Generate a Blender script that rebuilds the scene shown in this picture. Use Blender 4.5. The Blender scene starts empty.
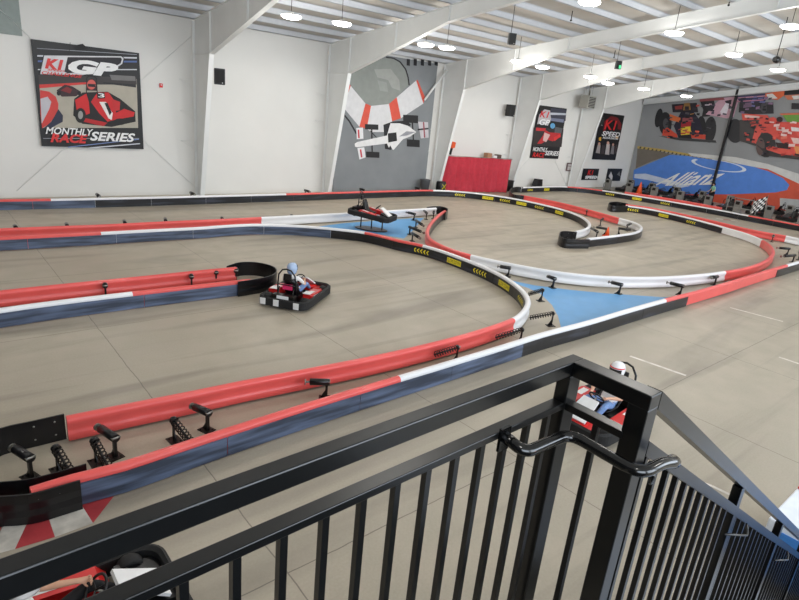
import bpy, bmesh, math, random
from mathutils import Vector, Matrix
random.seed(7)
C = bpy.context.scene.collection
S = bpy.context.scene
R = math.radians

# ---------------------------------------------------------------- camera
F = 568.7; CX, CY = 399.5, 300.0
AX = (Vector((0.76643924, -0.13459337, 0.62805694)),
      Vector((-0.63566415, -0.29930458, 0.71158124)),
      Vector((0.0922062, -0.94461706, -0.31495496)))      # world axes in camera coordinates (right, down, forward)
EYE = Vector((0, 0, 5))
cam = bpy.data.cameras.new('camera'); co = bpy.data.objects.new('camera', cam); C.objects.link(co)
m = Matrix([[a[0], -a[1], -a[2]] for a in AX]).to_4x4(); m.translation = EYE
co.matrix_world = m
cam.sensor_fit = 'HORIZONTAL'; cam.sensor_width = 36; cam.lens = F / 799 * 36
cam.clip_start = .05; cam.clip_end = 300
S.camera = co
# ---------------------------------------------------------------- world, daylight, exposure
S.view_settings.view_transform = 'Standard'; S.view_settings.look = 'None'
S.view_settings.exposure = 0.10; S.view_settings.gamma = 1; S.view_settings.use_curve_mapping = False
w = bpy.data.worlds.new('world'); S.world = w; w.use_nodes = True
w.node_tree.nodes['Background'].inputs[0].default_value = (.55, .68, .9, 1)
w.node_tree.nodes['Background'].inputs[1].default_value = 1.0
def area(name, loc, rot, sx, sy, power, col, shape='RECTANGLE'):
    l = bpy.data.lights.new(name, 'AREA'); l.shape = shape; l.size = sx; l.size_y = sy; l.energy = power; l.color = col
    o = bpy.data.objects.new(name, l); C.objects.link(o); o.location = loc; o.rotation_euler = rot
    return o
# daylight entering through the tall windows of the wall behind the viewer
for i, x in enumerate((-4, 8, 20, 32, 44)):
    area('window_daylight', (x, -9.7, 6.2), (R(90), 0, R(0)), 10, 6.5, 1200, (.78, .88, 1))
LAMP_POWER = 92

# ---------------------------------------------------------------- helpers
def ray(px, py):
    q = Vector((px - CX, py - CY, F))
    return Vector([a.dot(q) for a in AX])
def fp(px, py, z=0.0):                       # point of the photo at height z
    v = ray(px, py); return EYE + v * ((z - EYE.z) / v.z)
def wp(px, py, Y=28.8):                      # point of the photo on a plane y = Y
    v = ray(px, py); return EYE + v * (Y / v.y)
def xp(px, py, X=53.3):                      # point of the photo on a plane x = X
    v = ray(px, py); return EYE + v * (X / v.x)

def lin(c):
    return tuple((x / 255 / 12.92) if x / 255 <= .04045 else ((x / 255 + .055) / 1.055) ** 2.4 for x in c)
MC = {}
def mat(name, rgb, rough=.5, metal=0, var=.05, scale=6, bump=0, spec=.5, emit=None, coat=0):
    if name in MC: return MC[name]
    m = bpy.data.materials.new(name); m.use_nodes = True; nt = m.node_tree; b = nt.nodes['Principled BSDF']
    c = lin(rgb)
    b.inputs['Roughness'].default_value = rough; b.inputs['Metallic'].default_value = metal
    b.inputs['Specular IOR Level'].default_value = spec
    b.inputs['Coat Weight'].default_value = coat
    tc = nt.nodes.new('ShaderNodeTexCoord'); nz = nt.nodes.new('ShaderNodeTexNoise')
    nz.inputs['Scale'].default_value = scale; nz.inputs['Detail'].default_value = 4
    nt.links.new(tc.outputs['Object'], nz.inputs['Vector'])
    cr = nt.nodes.new('ShaderNodeValToRGB')
    cr.color_ramp.elements[0].position = .3; cr.color_ramp.elements[1].position = .7
    cr.color_ramp.elements[0].color = (*[x * (1 - var) for x in c], 1)
    cr.color_ramp.elements[1].color = (*[min(1, x * (1 + var)) for x in c], 1)
    nt.links.new(nz.outputs['Fac'], cr.inputs['Fac']); nt.links.new(cr.outputs['Color'], b.inputs['Base Color'])
    if bump:
        bp = nt.nodes.new('ShaderNodeBump'); bp.inputs['Strength'].default_value = bump; bp.inputs['Distance'].default_value = .01
        nt.links.new(nz.outputs['Fac'], bp.inputs['Height']); nt.links.new(bp.outputs['Normal'], b.inputs['Normal'])
    if emit:
        b.inputs['Emission Color'].default_value = (*emit[0], 1); b.inputs['Emission Strength'].default_value = emit[1]
    MC[name] = m
    return m

class MB:
    """collects shapes into one mesh"""
    def __init__(s): s.b = bmesh.new(); s.mats = []
    def mi(s, m):
        if m is None: return 0
        if m not in s.mats: s.mats.append(m)
        return s.mats.index(m)
    def box(s, lo, hi, M=None, m=None, bevel=0):
        lo = Vector(lo); hi = Vector(hi); i = s.mi(m)
        vs = [s.b.verts.new(Vector((x, y, z)) if M is None else M @ Vector((x, y, z))) for x in (lo.x, hi.x) for y in (lo.y, hi.y) for z in (lo.z, hi.z)]
        fs = [s.b.faces.new([vs[k] for k in q]) for q in ((0, 1, 3, 2), (4, 6, 7, 5), (0, 4, 5, 1), (2, 3, 7, 6), (0, 2, 6, 4), (1, 5, 7, 3))]
        for f in fs: f.material_index = i
        if bevel:
            bmesh.ops.bevel(s.b, geom=list({e for f in fs for e in f.edges}), offset=bevel, segments=2, affect='EDGES', profile=.5)
        return s
    def beam(s, a, b, wy, wz, up=(0, 0, 1), m=None):     # box along a-b
        a = Vector(a); b = Vector(b); d = (b - a); L = d.length; d.normalize()
        sd = Vector(up).cross(d)
        if sd.length < 1e-4: sd = Vector((1, 0, 0)).cross(d)
        sd.normalize(); u = d.cross(sd)
        M = Matrix((( d.x, sd.x, u.x, a.x), (d.y, sd.y, u.y, a.y), (d.z, sd.z, u.z, a.z), (0, 0, 0, 1)))
        return s.box((0, -wy / 2, -wz / 2), (L, wy / 2, wz / 2), M, m)
    def tube(s, pts, r, n=8, m=None, cap=True, closed=False):
        pts = [Vector(p) for p in pts]; N = len(pts); i = s.mi(m)
        rs = r if isinstance(r, (list, tuple)) else [r] * N
        rings = []; pu = None
        for k, p in enumerate(pts):
            if closed: t = pts[(k + 1) % N] - pts[k - 1]
            else: t = pts[min(k + 1, N - 1)] - pts[max(k - 1, 0)]
            t.normalize()
            if pu is None:
                pu = Vector((0, 0, 1)) if abs(t.z) < .9 else Vector((1, 0, 0))
            u = (pu - t * pu.dot(t)); u.normalize(); pu = u; v = t.cross(u)
            rings.append([s.b.verts.new(p + (u * math.cos(a) + v * math.sin(a)) * rs[k]) for a in [2 * math.pi * j / n for j in range(n)]])
        for k in range(N if closed else N - 1):
            A, B = rings[k], rings[(k + 1) % N]
            for j in range(n):
                f = s.b.faces.new((A[j], A[(j + 1) % n], B[(j + 1) % n], B[j])); f.material_index = i; f.smooth = True
        if cap and not closed:
            f = s.b.faces.new(list(reversed(rings[0]))); f.material_index = i
            f = s.b.faces.new(rings[-1]); f.material_index = i
        return s
    def lathe(s, prof, c=(0, 0, 0), axis='z', n=20, m=None, sc=(1, 1, 1)):
        c = Vector(c); i = s.mi(m); rings = []
        for (r, h) in prof:
            ring = []
            for j in range(n):
                a = 2 * math.pi * j / n; x, y = r * math.cos(a), r * math.sin(a)
                p = {'z': Vector((x, y, h)), 'y': Vector((x, h, -y)), 'x': Vector((h, x, y))}[axis]
                ring.append(s.b.verts.new(c + Vector((p.x * sc[0], p.y * sc[1], p.z * sc[2]))))
            rings.append(ring)
        for A, B in zip(rings, rings[1:]):
            for j in range(n):
                f = s.b.faces.new((A[j], A[(j + 1) % n], B[(j + 1) % n], B[j])); f.material_index = i; f.smooth = True
        if prof[0][0] > 1e-4: s.b.faces.new(list(reversed(rings[0]))).material_index = i
        if prof[-1][0] > 1e-4: s.b.faces.new(rings[-1]).material_index = i
        return s
    def prism(s, pts, d, m=None):                   # polygon (3D points) thickened by vector d
        i = s.mi(m); d = Vector(d)
        A = [s.b.verts.new(Vector(p)) for p in pts]; B = [s.b.verts.new(Vector(p) + d) for p in pts]; n = len(pts)
        s.b.faces.new(A).material_index = i; s.b.faces.new(list(reversed(B))).material_index = i
        for j in range(n): s.b.faces.new((A[j], B[j], B[(j + 1) % n], A[(j + 1) % n])).material_index = i
        return s
    def poly(s, pts, m=None):
        s.b.faces.new([s.b.verts.new(Vector(p)) for p in pts]).material_index = s.mi(m); return s
    def ball(s, c, r, sc=(1, 1, 1), m=None, n=16):
        prof = [(r * math.sin(math.pi * k / 10) + 1e-5, -r * math.cos(math.pi * k / 10)) for k in range(11)]
        return s.lathe(prof, c, 'z', n, m, sc)
    def sweep(s, path, prof, m=None, closed_prof=True, side=1):
        """path: list of (pos, lateral); prof: (u, z) pairs"""
        i = s.mi(m); rings = []
        for p, l in path:
            rings.append([s.b.verts.new(Vector((p.x, p.y, 0)) + l * (u * side) + Vector((0, 0, z))) for u, z in prof])
        n = len(prof)
        for A, B in zip(rings, rings[1:]):
            for j in range(n):
                f = s.b.faces.new((A[j], A[(j + 1) % n], B[(j + 1) % n], B[j])); f.material_index = i
                f.smooth = n > 10 and 1 <= j < n - 2
        A = [s.b.verts.new(v.co) for v in rings[0]]; B = [s.b.verts.new(v.co) for v in rings[-1]]
        s.b.faces.new(list(reversed(A))).material_index = i; s.b.faces.new(B).material_index = i
        return s
    def build(s, name, m=None, parent=None, loc=None, fix=True, M=None):
        if M is not None: bmesh.ops.transform(s.b, matrix=M, verts=s.b.verts[:])
        if fix: bmesh.ops.recalc_face_normals(s.b, faces=s.b.faces[:])
        me = bpy.data.meshes.new(name); s.b.to_mesh(me); s.b.free()
        o = bpy.data.objects.new(name, me); C.objects.link(o)
        if s.mats:
            for x in s.mats: me.materials.append(x)
        elif m: me.materials.append(m)
        if parent is not None: o.parent = parent
        if loc is not None: o.location = loc
        return o
def tag(o, label, cat, group=None, kind=None):
    if label: o['label'] = label
    if cat: o['category'] = cat
    if group: o['group'] = group
    if kind: o['kind'] = kind
    return o
def empty(name, loc, label, cat, group=None, rz=0):
    o = bpy.data.objects.new(name, None); C.objects.link(o); o.location = loc; o.rotation_euler = (0, 0, rz)
    o.empty_display_size = .1
    return tag(o, label, cat, group)
def struct(mb, name, m=None):
    o = mb.build(name, m); o['kind'] = 'structure'; return o
def copy_tree(o, parent=None):
    c = o.copy(); C.objects.link(c)
    if parent is not None: c.parent = parent
    for ch in list(o.children): copy_tree(ch, c)
    return c
def smooth(o):
    for p in o.data.polygons: p.use_smooth = True
    return o
def text_fit(name, body, org, du, dv, w, h, m, parent, n=None, shear=0, bold=.012, ext=0):
    """lettering as a mesh fitted into a w x h box spanned by unit vectors du, dv from org"""
    cu = bpy.data.curves.new('t', 'FONT'); cu.body = body; cu.shear = shear; cu.offset = bold; cu.resolution_u = 3
    t = bpy.data.objects.new('t', cu); C.objects.link(t)
    dg = bpy.context.evaluated_depsgraph_get(); me = bpy.data.meshes.new_from_object(t.evaluated_get(dg))
    bpy.data.objects.remove(t); bpy.data.curves.remove(cu)
    xs = [v.co.x for v in me.vertices]; ys = [v.co.y for v in me.vertices]
    x0, x1, y0, y1 = min(xs), max(xs), min(ys), max(ys)
    du = Vector(du); dv = Vector(dv); org = Vector(org)
    for v in me.vertices:
        v.co = org + du * ((v.co.x - x0) / (x1 - x0) * w) + dv * ((v.co.y - y0) / (y1 - y0) * h)
    me.materials.clear(); me.materials.append(m)
    o = bpy.data.objects.new(name, me); C.objects.link(o)
    if parent: o.parent = parent
    return o

# ---------------------------------------------------------------- materials
def floor_mat():
    m = bpy.data.materials.new('polished_concrete'); m.use_nodes = True; nt = m.node_tree; N = nt.nodes; L = nt.links
    b = N['Principled BSDF']; b.inputs['Roughness'].default_value = .34; b.inputs['Specular IOR Level'].default_value = .45
    tc = N.new('ShaderNodeTexCoord')
    def noise(sc, det, vec=None):
        n = N.new('ShaderNodeTexNoise'); n.inputs['Scale'].default_value = sc; n.inputs['Detail'].default_value = det
        L.new(vec or tc.outputs['Object'], n.inputs['Vector']); return n
    def mix(fac, a, bcol, typ='MIX'):
        x = N.new('ShaderNodeMix'); x.data_type = 'RGBA'; x.blend_type = typ
        if isinstance(fac, float): x.inputs[0].default_value = fac
        else: L.new(fac, x.inputs[0])
        for k, v in ((6, a), (7, bcol)):
            if isinstance(v, tuple): x.inputs[k].default_value = (*v, 1)
            else: L.new(v, x.inputs[k])
        return x.outputs[2]
    def ramp(src, p0, p1, c0=0, c1=1):
        r = N.new('ShaderNodeValToRGB'); r.color_ramp.elements[0].position = p0; r.color_ramp.elements[1].position = p1
        r.color_ramp.elements[0].color = (c0,) * 3 + (1,); r.color_ramp.elements[1].color = (c1,) * 3 + (1,)
        L.new(src, r.inputs['Fac']); return r.outputs['Color']
    n1 = noise(.22, 5); n2 = noise(1.6, 6); n3 = noise(30, 2)
    c = mix(ramp(n1.outputs['Fac'], .3, .7), lin((160, 150, 134)), lin((185, 174, 155)))
    c = mix(ramp(n2.outputs['Fac'], .35, .75), c, lin((168, 160, 142)))
    c = mix(.12, c, mix(n3.outputs['Fac'], (.1, .1, .1), (.75, .7, .62)))
    # rubber marks: stretched wavy streaks
    mp = N.new('ShaderNodeMapping'); mp.inputs['Scale'].default_value = (.10, .9, 1); mp.inputs['Rotation'].default_value = (0, 0, R(14))
    L.new(tc.outputs['Object'], mp.inputs['Vector']); s1 = noise(1.0, 5, mp.outputs['Vector']); s1.inputs['Distortion'].default_value = 1.1
    c = mix(ramp(s1.outputs['Fac'], .49, .72, 0, .5), c, lin((92, 86, 78)))
    # joints every 4.1 m
    sx = N.new('ShaderNodeSeparateXYZ'); L.new(tc.outputs['Object'], sx.inputs[0])
    wob = noise(2.5, 2)
    outs = []
    for ax, off in ((0, 2.62), (1, 4.40)):
        a = N.new('ShaderNodeMath'); a.operation = 'MULTIPLY_ADD'; a.inputs[1].default_value = .04; L.new(wob.outputs['Fac'], a.inputs[0]); L.new(sx.outputs[ax], a.inputs[2])
        s = N.new('ShaderNodeMath'); s.operation = 'SUBTRACT'; L.new(a.outputs[0], s.inputs[0]); s.inputs[1].default_value = off + .02 - 41
        q = N.new('ShaderNodeMath'); q.operation = 'PINGPONG'; L.new(s.outputs[0], q.inputs[0]); q.inputs[1].default_value = 2.05
        t = N.new('ShaderNodeMath'); t.operation = 'LESS_THAN'; L.new(q.outputs[0], t.inputs[0]); t.inputs[1].default_value = .008; outs.append(t)
    mx = N.new('ShaderNodeMath'); mx.operation = 'MAXIMUM'; L.new(outs[0].outputs[0], mx.inputs[0]); L.new(outs[1].outputs[0], mx.inputs[1])
    mf = N.new('ShaderNodeMath'); mf.operation = 'MULTIPLY'; L.new(mx.outputs[0], mf.inputs[0]); mf.inputs[1].default_value = .65
    c = mix(mf.outputs[0], c, lin((84, 78, 70)))
    L.new(c, b.inputs['Base Color'])
    L.new(ramp(n2.outputs['Fac'], .3, .7, .36, .5), b.inputs['Roughness'])
    return m
def panel_mat(nm='black_face_panel', c0=(17, 18, 23), c1=(62, 66, 80), p=(.5, .8)):
    m = mat(nm, (30, 31, 36), .28, var=.5, scale=3, spec=.55)
    nt = m.node_tree; N = nt.nodes; L = nt.links; b = N['Principled BSDF']; tc = N.new('ShaderNodeTexCoord')
    mp = N.new('ShaderNodeMapping'); mp.inputs['Scale'].default_value = (.7, .7, 8); L.new(tc.outputs['Object'], mp.inputs['Vector'])
    n = N.new('ShaderNodeTexNoise'); n.inputs['Scale'].default_value = 1.1; n.inputs['Detail'].default_value = 5; L.new(mp.outputs['Vector'], n.inputs['Vector'])
    r = N.new('ShaderNodeValToRGB'); r.color_ramp.elements[0].position, r.color_ramp.elements[1].position = p
    r.color_ramp.elements[0].color = (*lin(c0), 1); r.color_ramp.elements[1].color = (*lin(c1), 1)
    L.new(n.outputs['Fac'], r.inputs['Fac']); L.new(r.outputs['Color'], b.inputs['Base Color'])
    return m
M = dict(
    floor=floor_mat(), panel=panel_mat(), blue_sheen=panel_mat('blue_sheen_face_panel', (50, 59, 76), (100, 114, 142), (.4, .7)),  # second panel copy: bluish window reflection painted into the scuffed base colour
    wall=mat('white_wall_paint', (227, 226, 222), .8, var=.02, scale=.6),
    steel=mat('white_steel_paint', (228, 230, 229), .5, var=.03, scale=1),
    purlin=mat('purlin_paint', (200, 203, 208), .45, var=.03),
    deck=mat('roof_liner', (204, 200, 193), .7, var=.05, scale=1.2, bump=.3),
    red=mat('red_plastic', (230, 90, 86), .34, var=.06, scale=1.5, coat=.2),
    white=mat('white_plastic', (232, 232, 234), .36, var=.03, scale=1.5, coat=.15),
    black=mat('black_plastic', (14, 14, 17), .3, var=.2),
    rubber=mat('black_rubber', (24, 24, 25), .75, var=.2, scale=15),
    rail=mat('black_powder_coat', (7, 8, 9), .28, var=.15, scale=12, spec=.6),
    tubeblk=mat('glossy_black_tube', (12, 12, 12), .15, spec=.7),
    steelraw=mat('bare_steel', (150, 148, 142), .35, metal=.9),
    darksteel=mat('dark_steel', (46, 43, 40), .4, metal=.7),
    yellow=mat('yellow_print', (244, 226, 50), .5),
    blackp=mat('black_print', (18, 18, 20), .5),
    whitep=mat('white_print', (238, 238, 238), .5),
    redp=mat('red_print', (214, 44, 44), .5),
    kartred=mat('kart_red', (214, 40, 40), .3, coat=.4), kartwhite=mat('kart_white', (232, 232, 232), .3, coat=.4),
    blue=mat('blue_floor_paint', (92, 158, 212), .45, var=.05, scale=2),
    flred=mat('red_floor_paint', (166, 52, 58), .6, var=.25, scale=3),
    wornwhite=mat('worn_kerb_white', (196, 192, 184), .6, var=.3, scale=4), flwhite=mat('white_floor_paint', (214, 208, 200), .5, var=.22, scale=5),
    curtain=mat('red_curtain_cloth', (226, 76, 94), .8, var=.06),
    orange=mat('orange_plastic', (236, 92, 40), .5),
    grey=mat('grey_metal_box', (128, 126, 121), .45, var=.05),
    lamp=mat('lamp_diffuser', (255, 255, 250), .5, emit=((1, .98, .94), 14)),
    skin=mat('skin', (214, 166, 138), .55), hair=mat('dark_hair', (36, 28, 24), .7),
    jeans=mat('blue_jeans', (112, 142, 190), .85, var=.15, scale=30), dark=mat('dark_cloth', (28, 28, 32), .9),
    wcloth=mat('white_cloth', (230, 228, 226), .85), green=mat('pale_green_cloth', (150, 205, 176), .85),
    tan=mat('tan_cloth', (206, 158, 116), .85), shoe=mat('shoe_dark', (50, 48, 50), .7),
    helblue=mat('helmet_pale_blue', (168, 190, 222), .2, coat=.5), helwhite=mat('helmet_white', (236, 236, 238), .2, coat=.5),
    visor=mat('smoked_visor', (24, 24, 30), .08, spec=.8), pink=mat('pink_patch', (236, 50, 110), .5),
)
Wh, Bk, Rd = M['white'], M['black'], M['red']

# ---------------------------------------------------------------- the hall
def roof(y): return 8.05 + .145 * (28.8 - y) if y >= 0 else 8.05 + .145 * 28.8 + .145 * y
X0, X1, Y0, Y1 = -12.0, 53.3, -10.0, 28.8
b = MB(); b.box((X0 - .3, Y0 - .3, -.3), (X1 + .3, Y1 + .3, 0)); struct(b, 'floor', M['floor'])
b = MB(); b.box((X0 - .3, Y1, 0), (X1 + .3, Y1 + .25, roof(Y1) + .25)); struct(b, 'wall_left', M['wall'])
b = MB(); b.prism([(X1, Y0, 0), (X1, Y1, 0), (X1, Y1, roof(Y1) + .25), (X1, 0, roof(0) + .25), (X1, Y0, roof(Y0) + .25)], (.25, 0, 0)); struct(b, 'wall_back', M['wall'])
b = MB(); b.prism([(X0, Y0, 0), (X0, Y1, 0), (X0, Y1, roof(Y1) + .25), (X0, 0, roof(0) + .25), (X0, Y0, roof(Y0) + .25)], (-.25, 0, 0)); struct(b, 'wall_front', mat('dark_lounge_wall', (62, 62, 66), .8))
b = MB(); b.box((X0 - .3, Y0 - .25, 0), (X1 + .3, Y0, roof(Y0) + .25)); struct(b, 'wall_right', M['wall'])
b = MB()
for a, c in ((Y1 + .3, 0), (0, Y0 - .3)):
    za, zc = roof(min(a, Y1)) + .25, roof(c) + .25
    b.prism([(X0 - .3, a, za), (X1 + .3, a, za), (X1 + .3, c, zc), (X0 - .3, c, zc)], (0, 0, .2))
struct(b, 'ceiling', M['deck'])

# purlins: Z sections sitting on the frames
k = 0
y = 28.45
while y > -9.8:
    z = roof(y); b = MB()
    b.box((X0, y - .012, z), (X1, y + .012, z + .24)); b.box((X0, y - .012, z), (X1, y + .085, z + .014)); b.box((X0, y - .085, z + .225), (X1, y + .012, z + .24))
    tag(b.build('roof_purlin', M['purlin']), 'long white steel purlin running the length of the hall under the roof liner', 'roof purlin', 'white purlins between the frames and the roof liner')
    y -= 1.52
# steel frames
def frame(x, label, column=True):
    root = empty('steel_frame', (x, 28.5, 0), label, 'steel frame')
    inv = Matrix.Translation((-x, -28.5, 0))
    def pl(pts): return [(x - .012, p, q) for p, q in pts]
    KN = (26.7, 6.62); HB = (19.5, 8.78)
    if column:
        b = MB(); b.prism(pl([(28.62, 0), (28.05, 0), KN, (28.62, 6.62)]), (.024, 0, 0))
        b.beam((x, 28.05, 0), (x, *KN), .02, .26, up=(0, 1, .2)) if 0 else None
        b.prism([(x - .11, 28.05, 0), (x + .11, 28.05, 0), (x + .11, *KN), (x - .11, *KN)], (0, -.02, 0))
        b.box((x - .13, 28.60, 0), (x + .13, 28.64, 8.0)); b.box((x - .18, 27.9, 0), (x + .18, 28.7, .025))
        b.box((x - .10, KN[0], 6.60), (x + .10, 28.6, 6.625))
        b.build('column', M['steel'], root, M=inv)
        for z in (2.2, 3.6, 5.0):                         # wire brackets on the column
            b = MB(); b.tube([(x - .75, 28.72, z + .45), (x, 28.55, z + .45), (x - .05, 28.5, z), (x - .75, 28.72, z + .45)], .007, 5)
            b.build('wire_bracket', M['steel'], root, M=inv)
    b = MB()
    if not column: KN = (28.55, roof(28.55) - .48); HB = (19.5, roof(19.5) - .48)
    b.prism(pl([(28.62, 6.62 if column else KN[1]), KN, HB, (0, roof(0) - .62), (0, roof(0) - .02), (28.62, roof(28.62) - .02)]), (.024, 0, 0))
    b.prism(pl([(0, roof(0) - .62), (-9.9, roof(-9.9) - .62), (-9.9, roof(-9.9) - .02), (0, roof(0) - .02)]), (.024, 0, 0))
    path = [KN, HB, (0, roof(0) - .62), (-9.9, roof(-9.9) - .62)]
    for p, q in zip(path, path[1:]):
        b.prism([(x - .12, *p), (x + .12, *p), (x + .12, *q), (x - .12, *q)], (0, 0, -.022))
    path = [(28.62, roof(28.62) - .02), (0, roof(0) - .02), (-9.9, roof(-9.9) - .02)]
    for p, q in zip(path, path[1:]):
        b.prism([(x - .12, *p), (x + .12, *p), (x + .12, *q), (x - .12, *q)], (0, 0, .018))
    for yy in (26.7, 23.0, 19.5, 10.0):                   # stiffener plates
        if not column: continue
        zb = 6.62 + (26.7 - yy) / 7.2 * 2.16 if yy >= 19.5 else roof(yy) - .62
        b.box((x - .10, yy - .01, zb), (x + .10, yy + .01, roof(yy) - .02))
    b.build('rafter', M['steel'], root, M=inv)
    return root
for x, l in ((-5, 'white steel portal frame nearest the viewer, out past the big square poster'),
             (1.6, 'white steel portal frame just left of the big square poster'),
             (11.0, 'white steel portal frame with tapered column just right of the big square poster'),
             (18.5, 'white steel portal frame whose column borders the left edge of the grey racing mural'),
             (27.25, 'white steel portal frame whose column stands between the grey mural and red curtain'),
             (35.0, 'white steel portal frame just right of the red curtain'),
             (43.4, 'white steel portal frame carrying the unit heater between the two tall posters')): frame(x, l)
frame(52.9, 'white steel end rafter running along the top of the far racing mural', column=False)
# bracing rods on the left wall
def rod(a, b_, l):
    o = MB().tube([a, b_], .009, 6).build('bracing_rod', M['steel']); tag(o, l, 'bracing rod', None)
rod((3.3, 28.72, 7.4), (11.0, 28.72, .3), 'thin diagonal bracing rod running down to the right behind the big square poster')
rod((3.3, 28.70, .3), (11.0, 28.70, 7.5), 'thin diagonal bracing rod running up to the right behind the big square poster')
o = MB().tube([wp(447, 70, 28.3), wp(424.5, 100, 28.55)], .07, 8).build('brace_tube', M['steel'], fix=True); tag(o, 'short white diagonal brace tube crossing the right edge of the grey racing mural', 'brace')
rod((35.2, 28.785, .3), (43.2, 28.785, 7.3), 'thin diagonal bracing rod rising to the right behind the first tall poster')
rod((35.2, 28.77, 7.3), (43.2, 28.77, .3), 'thin diagonal bracing rod falling to the right behind the first tall poster')

# ---------------------------------------------------------------- track barriers
HB_, HF = .41, .325
RAILP = [(0, .04), (0, .36), (.012, .385), (.035, .404), (.075, .412), (.115, .404), (.142, .385), (.152, .355), (.150, .32), (.138, .29), (.128, .26), (.124, .22), (.128, .18), (.145, .155), (.152, .12), (.152, .06), (.14, .04)]
FACEP = [(-.016, .015), (-.016, HF), (-.002, HF), (-.002, .015)]
def catmull(P, step=.22):
    P = [P[0] * 2 - P[1]] + P + [P[-1] * 2 - P[-2]]; out = []
    for i in range(1, len(P) - 2):
        p0, p1, p2, p3 = P[i - 1:i + 3]; d = (p2 - p1).length; n = max(2, int(d / step))
        t0 = 0; t1 = max(1e-3, (p1 - p0).length ** .5); t2 = t1 + max(1e-3, (p2 - p1).length ** .5); t3 = t2 + max(1e-3, (p3 - p2).length ** .5)
        for j in range(n):
            t = t1 + (t2 - t1) * j / n
            A1 = p0 * ((t1 - t) / (t1 - t0)) + p1 * ((t - t0) / (t1 - t0)); A2 = p1 * ((t2 - t) / (t2 - t1)) + p2 * ((t - t1) / (t2 - t1)); A3 = p2 * ((t3 - t) / (t3 - t2)) + p3 * ((t - t2) / (t3 - t2))
            B1 = A1 * ((t2 - t) / (t2 - t0)) + A2 * ((t - t0) / (t2 - t0)); B2 = A2 * ((t3 - t) / (t3 - t1)) + A3 * ((t - t1) / (t3 - t1))
            out.append(B1 * ((t2 - t) / (t2 - t1)) + B2 * ((t - t1) / (t2 - t1)))
    out.append(P[-2]); return out
def laterals(pts, back):
    out = []
    for i, p in enumerate(pts):
        t = pts[min(i + 1, len(pts) - 1)] - pts[max(0, i - 1)]; t.z = 0; t.normalize()
        out.append((p, Vector((-t.y, t.x, 0)) * back))
    return out
BAR = {}
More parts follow.
